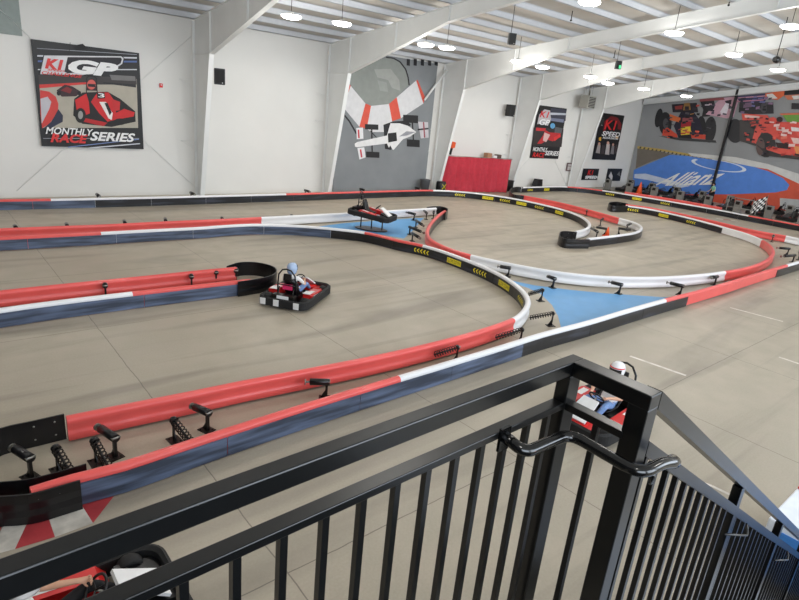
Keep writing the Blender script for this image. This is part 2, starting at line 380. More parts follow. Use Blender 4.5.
def barrier(name, pix, breaks, faces, back, label, stickers=(), extend=(0, 0), tight=False):
    """pix: photo points along the middle of the top; breaks: [(x_index_point, colour)...]; back=+1: rail back lies left of travel"""
    P = [fp(x, y, .41) for x, y in pix]
    for p in P: p.z = 0
    if extend[0]: P.insert(0, P[0] + (P[0] - P[1]).normalized() * extend[0])
    if extend[1]: P.append(P[-1] + (P[-1] - P[-2]).normalized() * extend[1])
    # gentle smoothing of the hand-read points
    for _ in range(1):
        P = [P[0]] + [P[i] * .8 + (P[i - 1] + P[i + 1]) * .1 for i in range(1, len(P) - 1)] + [P[-1]]
    pts = catmull(P); path = laterals(pts, back)
    path = [(p - l * .075, l) for p, l in path]      # photo points are the middle of the tube top
    BAR[name] = path
    root = empty('track_barrier', pts[len(pts) // 2], label, 'track barrier'); inv = Matrix.Translation(-root.location)
    def near(px, py):
        q = fp(px, py, .41); q.z = 0
        return min(range(len(path)), key=lambda i: (path[i][0] + path[i][1] * .075 - q).length)
    cuts = [0] + [near(*b_[0]) for b_ in breaks[1:]] + [len(path) - 1]
    L = lambda i, j: sum((path[k + 1][0] - path[k][0]).length for k in range(i, j))
    for (a, c), (_, col) in zip(zip(cuts, cuts[1:]), breaks):
        # each coloured run is made of rail sections about 3.2 m long
        n = max(1, round(L(a, c) / 3.2)); idx = [a + (c - a) * q // n for q in range(n + 1)]
        for p, q in zip(idx, idx[1:]):
            if q <= p: continue
            o = MB().sweep(path[p:q + 1], RAILP).build('rail_section', M[col], root, M=inv)
            o['label'] = 'red rail section' if col == 'red' else ('white rail section' if col == 'white' else 'black rail section')
    for p0, p1, *pm in faces:
        a = near(*p0) if p0 else 0; c = near(*p1) if p1 else len(path) - 1
        if a > c: a, c = c, a
        n = max(1, round(L(a, c) / 2.45)); idx = [a + (c - a) * q // n for q in range(n + 1)]
        for p, q in zip(idx, idx[1:]):
            if q <= p: continue
            seg = path[p:q + 1]
            e = (seg[-1][0] - seg[-2][0]) * .05 * (.22 / max(.05, (seg[-1][0] - seg[-2][0]).length)); seg = seg[:-1] + [(seg[-1][0] - e, seg[-1][1])]
            MB().sweep(seg, FACEP).build('face_panel', M[pm[0]] if pm else M['panel'], root, M=inv)
    for (px, py), kind in stickers:
        i = near(px, py); p, l = path[i]; t = Vector((l.y, -l.x, 0))   # reading direction seen from the face side
        t = l.cross(Vector((0, 0, 1)))
        n_ = -l; org = p + n_ * .024 - t * .36 + Vector((0, 0, .115)); up = Vector((0, 0, 1))
        # bend small pieces round the curve
        def on(u, v, e=0):
            s = u * .72 - .36; j = i; 
            q = p + t * s
            best = min(range(max(0, i - 6), min(len(path), i + 7)), key=lambda k: (path[k][0] - q).length)
            pp, ll = path[best]; tt = ll.cross(up); d = (q - pp).dot(tt)
            return pp + tt * d - ll * (.021 + e) + up * (.10 + v * .15)
        if kind == 'c':
            mb = MB()
            for k in range(5):
                u0 = k * .2
                for sg in (1, -1):
                    mb.poly([on(u0, .5), on(u0 + .1, .5 + sg * .5), on(u0 + .18, .5 + sg * .5), on(u0 + .08, .5)], M['yellow'])
            o = mb.build('chevron_sticker', None, root, M=inv); o['label'] = 'five yellow chevrons'
        else:
            mb = MB()
            for k in range(6): mb.poly([on(k / 6, -.1), on((k + 1) / 6, -.1), on((k + 1) / 6, 1.1), on(k / 6, 1.1)], M['yellow'])
            st = mb.build('warning_sticker', None, root, M=inv); st['label'] = 'yellow sticker with black lettering'
            o = text_fit('lettering', 'SLOW DOWN', (0, 0, 0), (1, 0, 0), (0, 1, 0), .9, .84, M['blackp'], st, bold=-.005)
            for v in o.data.vertices: v.co = on(v.co.x + .05, v.co.y + .08, .004) - Vector(root.location)
    return root

B7pix = [(120,405.5),(190,392),(240,381.5),(310,368.5),(380,355),(440,341),(475,331.5),(505,321.5),(517,316.5),(525,309),(529,301.5),(526,293),(518,285),(505,276),(487.6,267.2),(470,260.2),(452.6,253.6),(435,247.8),(418,243.2),(400,240),(382.5,235.3),(365,231.5),(350,229.6),(325,227),(300,225),(275,224),(252,223.6),(225,225),(200,227),(150,229.3),(100,232),(50,234.4),(0,236.8)]
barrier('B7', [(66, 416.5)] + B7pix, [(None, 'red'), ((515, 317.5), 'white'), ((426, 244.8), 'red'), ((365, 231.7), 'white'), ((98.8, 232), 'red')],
        [(None, (330, 227.5)), ((330, 227.5), None, 'blue_sheen')], -1, 'long looping barrier around the driven kart, red then white, chevrons on its inside',
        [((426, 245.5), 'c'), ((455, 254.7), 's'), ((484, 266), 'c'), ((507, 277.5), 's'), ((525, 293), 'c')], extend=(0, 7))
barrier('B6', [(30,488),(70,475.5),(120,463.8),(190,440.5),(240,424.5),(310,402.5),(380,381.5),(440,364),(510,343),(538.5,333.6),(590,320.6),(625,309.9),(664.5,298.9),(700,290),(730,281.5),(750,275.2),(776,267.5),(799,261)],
        [(None, 'red'), ((395, 377), 'white'), ((664.5, 299), 'red'), ((787.5, 264.3), 'white')], [(None, (520, 339.5), 'blue_sheen'), ((520, 339.5), (688, 293)), ((776, 267.5), None)], 1,
        'nearest long straight barrier, red white red, scuffed, sheen-painted black face towards the railing', extend=(0, 8))
barrier('B8', [(0,228.3),(50,226.3),(100,224.6),(150,222),(200,219.8),(225,218.8),(260,217),(300,214.9),(342.5,212.8),(400,209.6),(424,208.2),(436,207.6)],
        [(None, 'red'), ((260, 217), 'white')], [(None, None)], -1, 'straight barrier, red then white, running behind the kart on display', extend=(7, 0))
barrier('B9a', [(0,290.5),(47,285.5),(94.6,280.8),(140,276.4),(175,272.8),(210,269.2),(236,267)], [(None, 'red')], [(None, (226,267.8))], -1, 'short red barrier at left, farther one of the pair joined by black cap', extend=(5, 0))
barrier('B9b', [(0,308.2),(35,303.3),(70,298.9),(100,295.4),(131.4,291.8),(165,288),(192.6,285),(225,281.6),(250,279)], [(None, 'white'), ((131.4, 291.8), 'red')], [(None, None, 'blue_sheen')], 1, 'white then red barrier at left, nearer one of the pair joined by black cap', extend=(5, 0))
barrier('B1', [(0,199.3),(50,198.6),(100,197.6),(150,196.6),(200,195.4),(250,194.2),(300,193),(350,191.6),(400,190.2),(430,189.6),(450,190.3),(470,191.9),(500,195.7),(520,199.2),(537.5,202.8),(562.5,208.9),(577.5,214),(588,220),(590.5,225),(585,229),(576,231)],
        [(None, 'red'), ((48, 198.6), 'white'), ((287, 193.3), 'red'), ((432, 189.6), 'white')], [(None, (92, 197.8), 'blue_sheen'), ((92, 197.8), None)], 1,
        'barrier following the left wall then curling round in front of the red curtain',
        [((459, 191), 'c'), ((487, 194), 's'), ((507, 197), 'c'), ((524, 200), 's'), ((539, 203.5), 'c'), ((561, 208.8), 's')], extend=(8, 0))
barrier('B2', [(521,194.8),(540,198.2),(560,202.2),(580,207),(600,212.4),(621,218.2),(633,221.3),(641,225),(641.5,229),(634.6,232.3),(620,234.4),(603.5,236.4),(588,238)],
        [(None, 'red'), ((621, 218.2), 'white')], [(None, None)], -1, 'hairpin barrier right of the red curtain, red straight then white bend with black face')
barrier('B3', [(521,187),(545,186.3),(562,186),(580,187.2),(602,189.9),(632,194.8),(660,199.3),(692,204.8),(724.5,210.5),(749,215.3),(775,220),(799,224.5)],
        [(None, 'white'), ((565, 186), 'red'), ((602, 189.9), 'white'), ((749, 215.3), 'red')], [(None, None)], 1,
        'farthest barrier, white topped with yellow stickers, in front of the parked karts',
        [((531, 187), 'c'), ((547, 186.3), 's'), ((611, 191.4), 'c'), ((638, 196), 's'), ((667, 200.6), 'c')], extend=(0, 8))
barrier('B3b', [(625,191.6),(660,196.6),(692,202),(722,207.4)], [(None, 'red')], [], 1, 'thin red barrier just behind the farthest white barrier, next to the parked karts')
barrier('B4', [(626,205.2),(650,208.6),(674.7,214),(699.6,220),(724.5,226.8),(749.4,234),(762,239.3),(770.5,244.8),(774.2,251),(771,257),(762,262.2),(749.4,266.8),(725,271.2),(695,274.7),(660,276.8),(625,276.8),(590,275),(560,271.6),(535,267.6),(505,262),(470,254.4),(452.6,249),(440,244),(430,238.6),(427,232.5),(428.5,226),(434,218.8),(440,213.3),(445,210.2)],
        [(None, 'white'), ((763, 239.8), 'red'), ((725, 271), 'white'), ((468, 254), 'red')], [(None, (725, 227)), ((590, 275), None)], 1 * -1 * -1 if False else 1,
        'large oval loop barrier in mid track, white and red, chevron stickers on its far straight',
        [((635, 206), 'c'), ((665, 211.8), 's'), ((694, 218.6), 'c')])
barrier('B5', [(626,204),(650,207),(674,211.8),(699.6,217.2),(724.5,223),(749.4,229),(770,232.8),(787,235.6),(799,238.2)],
        [(None, 'red'), ((787, 235.6), 'white')], [(None, None)], -1, 'red barrier running back to back behind the large oval loop, white at its right end', extend=(0, 2))

# black hairpin caps
def cap(pix, label, h=.42, extra=None, r2=True):
    P = [fp(x, y, h) for x, y in pix] if extra is None else extra
    for p in P: p.z = 0
    path = laterals(catmull(P, .1), 1)
    root = empty('hairpin_cap', path[len(path) // 2][0], label, 'barrier end cap'); inv = Matrix.Translation(-root.location)
    MB().sweep(path, [(-.012, .01), (-.02, .12), (-.008, .2), (-.02, .3), (-.012, h), (.012, h), (.012, .01)]).build('curved_band', Bk, root, M=inv)
    b = MB()
    for fr in (.04, .09, .91, .96):
        p, l = path[int(fr * (len(path) - 1))]
        for z in (.12, .33): b.lathe([(.016, -.03), (.016, .03)], (0, 0, 0), 'x', 8, None) if 0 else b.ball(p + Vector((0, 0, z)), .019, n=8)
    b.build('bolt_heads', M['steelraw'], root, M=inv)
    return root
cap([(238,281.6),(252,279.6),(266,277),(276,272.5),(275,267.5),(267,264.2),(254,262),(240,262.2),(227,266)], 'glossy black hairpin cap beside the driven kart, joining the left pair of barriers')
a = fp(64, 414.5, .41); c = fp(0, 429, .41); d = fp(0, 497, .41); e = fp(28, 495, .41); f_ = fp(80, 481, .41)
for q in (a, c, d, e, f_): q.z = 0
mid = (c + d) / 2 + Vector((-.75, .05, 0))
cap(None, 'black hairpin cap at the lower left, where the two near barriers meet', extra=[a, (a + c) / 2, c, c + Vector((-.35, -.22, 0)), mid, d + Vector((-.3, .1, 0)), d, e, f_])
g = [fp(0, 482, .38), fp(26, 479.5, .38), fp(55, 472.5, .38), fp(86, 463.6, .38)]
for q in g: q.z = 0
b = MB().sweep(laterals(catmull([g[0] + Vector((-.35, .12, 0))] + g, .1), 1), [(-.008, .05), (-.008, .38), (.008, .38), (.008, .05)]).build('inner_band', Bk)
tag(b, 'dull black inner plastic strip behind the tip of the nearest red barrier', 'plastic strip')
cap([(427,207),(434,206.3),(441,206.4),(446.5,207.8),(448,209.6),(445.5,212.2)], 'black cap closing the pointed end right of the display kart')
cap([(577,232.2),(569,231.2),(562,231.2),(559.5,233.5),(560.5,236.5),(566,238.8),(590,239.4)], 'square black end cap at the tip of the hairpin, mid track below the posters')
cap([(524,195.6),(515,194.6),(510,191.5),(511.5,188.2),(517,186.8),(523,187)], 'black cap between the red curtain and the farthest barrier')
cap([(628,203.5),(618,201.8),(611,202),(609,203.8),(613,205.6),(628,205.8)], 'black cap on the left tip of the oval loop, in front of the parked karts')

# ---------------------------------------------------------------- spring posts behind the barriers
def spring_post(foot, contact, kind, label, top=.37, group=None):
    P = fp(*foot, 0) if not isinstance(foot, Vector) else foot
    Q = fp(*contact, .24) if not isinstance(contact, Vector) else contact
    if (Q - P).length > 1.3: Q = P + (Q - P).normalized() * 1.1; Q.z = .24
    root = empty('spring_post', P, label, 'spring post', group)
    q = Q - P; d = Vector((q.x, q.y, 0)); L = max(.25, d.length); d = Vector((1, 0, 0)); rz = math.atan2(q.y, q.x)
    root.rotation_euler = (0, 0, rz)
    b = MB(); b.box((-.09, -.09, 0), (.13, .09, .012)); b.ball((-.05, -.05, .015), .018, n=8); b.ball((.09, .06, .015), .018, n=8); b.build('base_plate', M['darksteel'], root)
    b = MB(); w_ = .022 if kind == 'arm' else .015; b.box((-w_, -w_, .01), (w_, w_, top)); b.prism([(.02, -.008, .01), (.11, -.008, .01), (.02, -.008, .16)], (0, .016, 0)); b.build('post', Bk, root)
    z = top - .05
    if kind == 'arm':
        MB().tube([(-.05, 0, z), (L * .75, 0, z - .01)], .062, 12).build('sleeve', Bk, root)
        b = MB(); b.tube([(L * .7, 0, z - .01), (L - .01, 0, z - .02)], .02, 8); b.lathe([(.055, 0), (.055, .02)], (L - .03, 0, z - .02), 'x', 10)
        b.build('push_rod', M['steelraw'], root)
        b = MB(); b.tube([(-.04, -.06, z + .01), (-.04, .06, z + .01)], .022, 6); b.build('bolt', M['steelraw'], root)
    else:
        ax_ = Vector((L - .03, 0, -.13)).normalized(); u_ = Vector((0, 1, 0)); v_ = ax_.cross(u_); LL = Vector((L - .03, 0, -.13)).length
        A0_ = Vector((-.02, 0, z + .03)); n = 9 * 8
        pts = [A0_ + ax_ * (.05 + (LL - .06) * i / n) + u_ * .06 * math.cos(i * math.pi / 4) + v_ * .06 * math.sin(i * math.pi / 4) for i in range(n + 1)]
        MB().tube(pts, .0095, 6).build('coil_spring', M['darksteel'], root)
        MB().tube([A0_, A0_ + ax_ * LL], .02, 8).build('push_rod', Bk, root)
        b = MB(); b.tube([A0_ + ax_ * .01, A0_ + ax_ * .05], .06, 12); b.build('spring_cup', Bk, root)
        MB().tube([A0_ - ax_ * .03, A0_ + ax_ * .012], .024, 6).build('bolt', M['steelraw'], root)
    return root
big = [((31.5,478),(12,451),'arm','black sleeve spring post at the far lower left, bolted to the black cap'),
 ((58,470),(76,480),'spr','leftmost upright coil spring behind the nearest barrier'),
 ((96,462),(112,472),'spr','coil spring on a post, second from the left behind the nearest barrier'),
 ((115.6,457),(97,430),'arm','black sleeve spring post just right of the second coil spring'),
 ((174,440),(196,447),'spr','slim coil spring post standing behind the nearest barrier, third coil from the left'),
 ((207.6,430.5),(191,409),'arm','black sleeve spring post with silver bolts, right of the third coil spring'),
 ((326,398),(304,385),'arm','lone black sleeve spring post midway along the near red straight'),
 ((456,362),(432,354),'spr','rusty coil spring lying low between the near red straight and white rail'),
 ((520,343),(494,337),'spr','rusty coil spring at the foot of the red to white joint of the bend'),
 ((551,325.7),(528,317),'spr','coil spring post on the blue triangle edge, lower of two beside the white bend'),
 ((541,301),(527,293.5),'spr','coil spring post on the blue triangle edge, upper of two beside the white bend'),
 ((508,277),(497,268),'arm','black spring post squeezed between the white bend and the oval loop'),
 ((552.6,288),(547,278),'arm','black spring post above the blue triangle, left one along the oval loop'),
 ((619,294),(608,283.5),'arm','black spring post above the blue triangle, middle one along the oval loop'),
 ((680,295),(666,284),'arm','black spring post above the blue triangle, right one along the oval loop'),
 ((714.4,285),(711,279.5),'arm','small black spring post where oval loop turns from white to red'),
 ((771.5,242),(774,235),'arm','black spring post behind the red barrier at right, in the gap of the oval loop'),
 ((787,255),(776,249),'arm','black spring post right of the red tip of the oval loop, upper one'),
 ((792.5,262),(776,258),'arm','black spring post right of the red tip of the oval loop, lower one'),
 ((798,260),(799,246),'arm','black spring post cut off by the right edge of the picture'),
 ((586,216),(587,212),'arm','spring post behind the far red hairpin straight, left one'),
 ((600,226),(603,219.5),'arm','spring post behind the far red hairpin straight, right one'),
 ((605,235),(593,228),'arm','spring post inside the far hairpin near the orange cone'),
 ((596,238),(590,229),'arm','spring post inside the far hairpin next to its black end cap'),
 ((626.4,231),(634,223),'arm','spring post inside the far hairpin near the white bend top'),
 ((618,234.5),(634,231.5),'arm','spring post inside the far hairpin near the white bend bottom'),
 ((413.8,220.5),(406,213.5),'arm','spring post right of the display kart behind the white barrier'),
 ((426,219.5),(424,212),'arm','left spring post of two by the pointed black cap'),
 ((433,219),(434,212),'arm','right spring post of two by the pointed black cap'),
 ((415.6,227.5),(426,229),'arm','spring post on the blue patch pushing on the red tip of the oval, top one'),
 ((409.4,234.5),(424,234.5),'arm','spring post on the blue patch pushing on the red tip of the oval, middle one'),
 ((412,241),(420,240),'arm','spring post on the blue patch pushing on the red tip of the oval, lowest one'),
 ((292,223.5),(291,216.5),'arm','spring post left of the display kart against the white barrier'),
 ((16.3,236),(17,231),'arm','spring post between the two far left barriers, first from the left edge'),
 ((67.5,233.5),(68,229.5),'arm','spring post between the two far left barriers, second from the left edge'),
 ((125,230),(125.5,226.5),'arm','spring post between the two far left barriers, third from the left edge'),
 ((165.6,227.5),(166,224),'arm','spring post between the two far left barriers, fourth from the left edge'),
 ((222,225.8),(222.5,221.5),'arm','spring post between the two far left barriers, fifth from the left edge'),
 ((106,298),(105,286),'arm','black spring post between the left pair of barriers, left one'),
 ((191.7,288),(191,277),'arm','black spring post between the left pair of barriers, right one'),
 ((216,283.5),(214,274),'arm','dark spring post just inside the black hairpin cap, left one'),
 ((236,281.5),(236,271.5),'arm','dark spring post just inside the black hairpin cap, right one'),
 ]
for f_, c_, k_, l_ in big: spring_post(f_, c_, k_, l_)
for x, l in ((6.0, 'small black spring post on the wall barrier below the big square poster'), (9.9, 'small black spring post on the wall barrier left of the first column'),
             (16.2, 'small black spring post on the wall barrier where its top turns from white to red'), (20.0, 'small black spring post on the wall barrier at the left foot of the grey mural'), (24.5, 'small black spring post on the wall barrier at the right foot of the grey mural')):
    pth = min(BAR['B1'], key=lambda q: abs(q[0].x - x) + (0 if q[0].y > 22 else 50))
    spring_post(pth[0] + pth[1] * .62, pth[0] + pth[1] * .15, 'arm', l, top=.50)

# ---------------------------------------------------------------- floor paint
def floor_poly(name, pix, m, label, cat, z=.003, pts=None):
    b = MB(); b.poly(pts or [fp(x, y, z) for x, y in pix]); o = b.build(name, m)
    for p in o.data.polygons:
        if p.normal.z < 0: o.data.flip_normals(); break
    return tag(o, label, cat)
floor_poly('blue_floor_patch', [(318,226.5),(345,223),(380,220.5),(408,218.5),(424,217.8),(421,221),(416,227),(410,233),(404,238.5),(392,236.5),(375,233.5),(350,231),(330,229)], M['blue'], 'sky blue painted floor patch under the display kart', 'floor paint')
floor_poly('blue_floor_patch', [(503,278),(517.5,281.9),(535,285.4),(570,289.8),(605,293.2),(640,295.6),(668,297.5),(640,308),(600,320),(562,331),(558,316),(552,305),(540,293.3),(528,288),(514,283)], M['blue'], 'sky blue painted floor triangle between the white bend and the nearest barrier', 'floor paint')
cen = fp(84, 440, 0); cen.z = 0
kerb = [([(81,504),(114,496),(93,523)], 'flred'), ([(48,517),(81,504),(93,523),(55,537)], 'wornwhite'), ([(29,519),(48,516),(55,537),(15,549)], 'flred'), ([(6,521),(29,519),(15,549),(-12,556)], 'wornwhite'), ([(-20,521),(5,520),(-12,556),(-45,560)], 'flred')]
b = MB()
for pts, mm in kerb: b.poly([fp(x, y, .003) for x, y in pts], M[mm])
o = b.build('painted_kerb', fix=True)
if o.data.polygons[0].normal.z < 0: o.data.flip_normals()
tag(o, 'scuffed red and white wedge kerb painted on the floor at lower left', 'floor paint')
for (p, q), l in zip((((730,307.5),(783,321.5)), ((630,356),(686,375.5)), ((779,357),(806,366)), ((796,279),(815,283))), ('white grid line on the grey floor, upper one right of centre', 'white grid line beside the kart behind the railing', 'white grid line cut by the right edge of the picture, lower one', 'white grid line at the right edge just below the red and black barrier')):
    A = fp(*p, .003); B = fp(*q, .003); t = (B - A).normalized() * .0; n = Vector((-(B - A).y, (B - A).x, 0)).normalized() * .045
    floor_poly('floor_line', None, M['flwhite'], l, 'floor marking', pts=[A - n, B - n, B + n, A + n])
for pix, l in ((((438,217.5),(446,216.8)), 'faint red and white floor mark by the pointed black cap'), (((578,246.5),(598,245.5)), 'faint red and white floor mark below the far hairpin tip'), (((716,218.5),(738,221)), 'pale finish line marks on the floor in front of the parked karts')):
    A = fp(*pix[0], .003); B = fp(*pix[1], .003); d = (B - A) / 3; n = Vector((-d.y, d.x, 0)).normalized() * .14
    b = MB()
    for k in range(3): b.poly([A + d * k - n, A + d * (k + 1) - n, A + d * (k + 1) + n, A + d * k + n], M['flwhite'] if k != 1 else M['flred'])
    o = b.build('floor_mark'); tag(o, l, 'floor marking')
    if o.data.polygons[0].normal.z < 0: o.data.flip_normals()
A = [fp(669,473,.003), fp(690,478,.003), fp(712,486,.003), fp(735,497,.003)]
b = MB()
for p, q in zip(A, A[1:]): 
    n = Vector((-(q - p).y, (q - p).x, 0)).normalized() * .03; b.poly([p - n, q - n, q + n, p + n])
o = b.build('floor_scrape', M['flwhite']); tag(o, 'pale curved scrape on the floor beyond the stair railing', 'floor marking')
if o.data.polygons[0].normal.z < 0: o.data.flip_normals()

# ---------------------------------------------------------------- karts
def make_kart(number='8', pod=None, fair=None, nose=None):
    root = empty('racing_kart', (0, 0, 0), '', 'kart')
    MB().box((-.75, -.33, .06), (.8, .33, .09), bevel=.01).build('floor_tray', M['black'], root)
    # wrap-around bumper
    def ring(hx, hy, r, z, n=6):
        out = []
        for cx, cy, a0 in ((hx - r, hy - r, 0), (-hx + r, hy - r, 90), (-hx + r, -hy + r, 180), (hx - r, -hy + r, 270)):
            for k in range(n + 1):
                a = R(a0 + 90 * k / n); out.append((cx + r * math.cos(a), cy + r * math.sin(a), z))
        return out
    b = MB()
    prof = [(0, .05), (0, .24), (-.05, .27), (-.10, .24), (-.10, .05)]
    rings = []
    base = ring(.97, .67, .25, 0)
    cvec = Vector((0, 0, 0))
    for p in base:
        p = Vector(p); n = Vector((p.x * .5, p.y, 0)).normalized()
        rings.append([b.b.verts.new(p + n * u + Vector((0, 0, z))) for u, z in prof])
    for k in range(len(rings)):
        A, B_ = rings[k], rings[(k + 1) % len(rings)]
        for j in range(5): f = b.b.faces.new((A[j], A[(j + 1) % 5], B_[(j + 1) % 5], B_[j])); f.smooth = False
    b.build('bumper', M['rubber'], root)
    for sx, sy in ((.62, .5), (.62, -.5), (-.6, .5), (-.6, -.5)):
        wd = .075 if sx > 0 else .10
        t = MB().lathe([(.07, -wd * .8), (.12, -wd), (.137, -wd * .7), (.14, 0), (.137, wd * .7), (.12, wd), (.07, wd * .8)], (sx, sy, .14), 'y', 18).build('wheel', M['rubber'], root)
        MB().lathe([(.02, -wd * .7), (.07, -wd * .6), (.07, wd * .6), (.02, wd * .7)], (sx, sy, .14), 'y', 12).build('rim', M['steelraw'], t)
    for s in (1, -1):
        b = MB(); b.prism([(-.42, s * .36, .10), (-.42, s * .36, .30), (-.30, s * .36, .33), (.30, s * .36, .27), (.40, s * .36, .14), (.40, s * .36, .10)], (0, s * .24, 0))
        p = b.build('side_pod', pod or M['kartred'], root)
        b = MB(); b.poly([(-.30, s * .605, .15), (.05, s * .605, .15), (.05, s * .605, .26), (-.30, s * .605, .28)]); b.poly([(-.28, s * .42, .333), (-.02, s * .42, .306), (-.02, s * .54, .306), (-.28, s * .54, .333)])
        b.build('white_panel', M['kartwhite'], p)
    # front fairing and nose panel
    b = MB(); b.prism([(.46, -.5, .12), (.46, -.5, .24), (.88, -.5, .17), (.90, -.5, .10)], (0, .30, 0)); b.prism([(.46, .2, .12), (.46, .2, .24), (.88, .2, .17), (.90, .2, .10)], (0, .30, 0))
    b.prism([(.42, -.2, .16), (.42, -.2, .30), (.90, -.2, .19), (.92, -.2, .12)], (0, .4, 0)); b.build('front_fairing', fair or M['kartred'], root)
    n = MB().prism([(.36, -.15, .50), (.36, .15, .50), (.80, .20, .235), (.80, -.20, .235)], (.02, 0, .03)).build('nose_panel', nose or M['kartwhite'], root)
    du = Vector((0, 1, 0)); dv = Vector((-.44, 0, .265)).normalized()
    text_fit('race_number', number, Vector((.70, -.09, .335)), du, dv, .18, .24, M['blackp'], n, bold=.02)
    # seat
    b = MB(); secs = [(.02, .16, .17, .13), (-.15, .19, .20, .12), (-.32, .20, .22, .16), (-.42, .20, .22, .34), (-.50, .19, .20, .55), (-.55, .15, .15, .68)]
    rows = []
    for x, hw, hw2, z in secs:
        rows.append([b.b.verts.new((x + (0.10 if abs(u) == 1 else .03 if abs(u) > .5 else 0), u * hw2, z + (.12 if abs(u) == 1 else .03 if abs(u) > .5 else 0) * (1 if z < .3 else .2))) for u in (-1, -.7, 0, .7, 1)])
    for A, B_ in zip(rows, rows[1:]):
        for j in range(4): f = b.b.faces.new((A[j], A[j + 1], B_[j + 1], B_[j])); f.smooth = True
    geom = b.b.faces[:]; bmesh.ops.recalc_face_normals(b.b, faces=geom); bmesh.ops.solidify(b.b, geom=geom, thickness=.025)
    b.build('seat', M['black'], root)
    # steering
    c = Vector((.20, 0, .50)); ax = Vector((.75, 0, -.66)).normalized(); u = Vector((0, 1, 0)); v = ax.cross(u)
    b = MB(); b.tube([c + (u * math.cos(a) + v * math.sin(a)) * .14 for a in [2 * math.pi * k / 20 for k in range(20)]], .014, 7, closed=True)
    for a in (0, 2.1, 4.2): b.tube([c, c + (u * math.cos(a) + v * math.sin(a)) * .14], .010, 5)
    b.build('steering_wheel', M['black'], root)
    MB().tube([c, c + ax * .42], .014, 7).build('steering_column', M['steelraw'], root)
    # roll hoop
    b = MB(); b.tube([(-.60, -.25, .10), (-.62, -.25, .55), (-.64, -.22, .82), (-.65, -.12, .95), (-.65, 0, .98), (-.65, .12, .95), (-.64, .22, .82), (-.62, .25, .55), (-.60, .25, .10)], .021, 8)
    b.tube([(-.62, -.25, .55), (-.62, .25, .55)], .015, 7); b.tube([(-.62, -.2, .5), (-.80, -.2, .12)], .015, 7); b.tube([(-.62, .2, .5), (-.80, .2, .12)], .015, 7)
    b.build('roll_hoop', M['black'], root)
    MB().box((-.62, -.11, .66), (-.56, .11, .84), bevel=.02).build('head_rest', M['black'], root)
    b = MB(); b.box((-.86, -.30, .12), (-.66, .30, .34), bevel=.02); b.build('motor_cover', M['darksteel'], root)
    MB().prism([(-.878, -.16, .16), (-.878, .16, .16), (-.85, .16, .33), (-.85, -.16, .33)], (-.012, 0, 0)).build('rear_plate', M['kartwhite'], root)
    return root
kart0 = make_kart('8')
def put_kart(src, loc, rz, label, group=None, tilt=0):
    k = copy_tree(src); k.location = loc; k.rotation_euler = (0, tilt, rz); k['label'] = label
    if group: k['group'] = group
    return k

# ---------------------------------------------------------------- people
def skin_body(name, joints, bones, zones, parent=None, loc=(0, 0, 0), rz=0, label=None):
    keys = list(joints); me = bpy.data.meshes.new(name)
    me.from_pydata([joints[k][0] for k in keys], [(keys.index(a), keys.index(b_)) for a, b_ in bones], [])
    o = bpy.data.objects.new(name, me); C.objects.link(o)
    md = o.modifiers.new('Skin', 'SKIN'); md.use_smooth_shade = True
    sv = me.skin_vertices[0].data
    for i, k in enumerate(keys):
        r = joints[k][1]; sv[i].radius = r if isinstance(r, tuple) else (r, r); sv[i].use_root = (k == 'pelvis')
    sd = o.modifiers.new('Sub', 'SUBSURF'); sd.levels = 2; sd.render_levels = 2
    dg = bpy.context.evaluated_depsgraph_get(); m2 = bpy.data.meshes.new_from_object(o.evaluated_get(dg))
    bpy.data.objects.remove(o); bpy.data.meshes.remove(me)
    mats = []
    m2.materials.clear()
    for p in m2.polygons:
        mm = zones(p.center)
        if mm not in mats: mats.append(mm); m2.materials.append(mm)
        p.material_index = mats.index(mm); p.use_smooth = True
    o = bpy.data.objects.new(name, m2); C.objects.link(o)
    if parent: o.parent = parent
    o.location = loc; o.rotation_euler = (0, 0, rz)
    if label: tag(o, label, 'person')
    return o
def fingers(J, Bn, side, wrist, fwd, across, curl):
    """palm, four fingers and a thumb added to joint table"""
    s = side; w_ = Vector(wrist); f = Vector(fwd).normalized(); a = Vector(across).normalized(); cu = Vector(curl).normalized()
    J['palm' + s] = (w_ + f * .055, (.036, .02)); Bn.append(('wrist' + s, 'palm' + s))
    for k, (off, L) in enumerate(((-.030, .033), (-.010, .038), (.010, .036), (.028, .028))):
        n = 'f%d%s' % (k, s)
        J[n + 'a'] = (w_ + f * .095 + a * off, .0095); J[n + 'b'] = (w_ + f * (.095 + L * .6) + a * off + cu * L * .6, .009); J[n + 'c'] = (w_ + f * (.095 + L * .1) + a * off + cu * L * 1.5, .008)
        Bn += [('palm' + s, n + 'a'), (n + 'a', n + 'b'), (n + 'b', n + 'c')]
    J['t' + s + 'a'] = (w_ + f * .05 - a * .045 + cu * .01, .011); J['t' + s + 'b'] = (w_ + f * .075 - a * .05 + cu * .035, .009)
    Bn += [('palm' + s, 't' + s + 'a'), ('t' + s + 'a', 't' + s + 'b')]
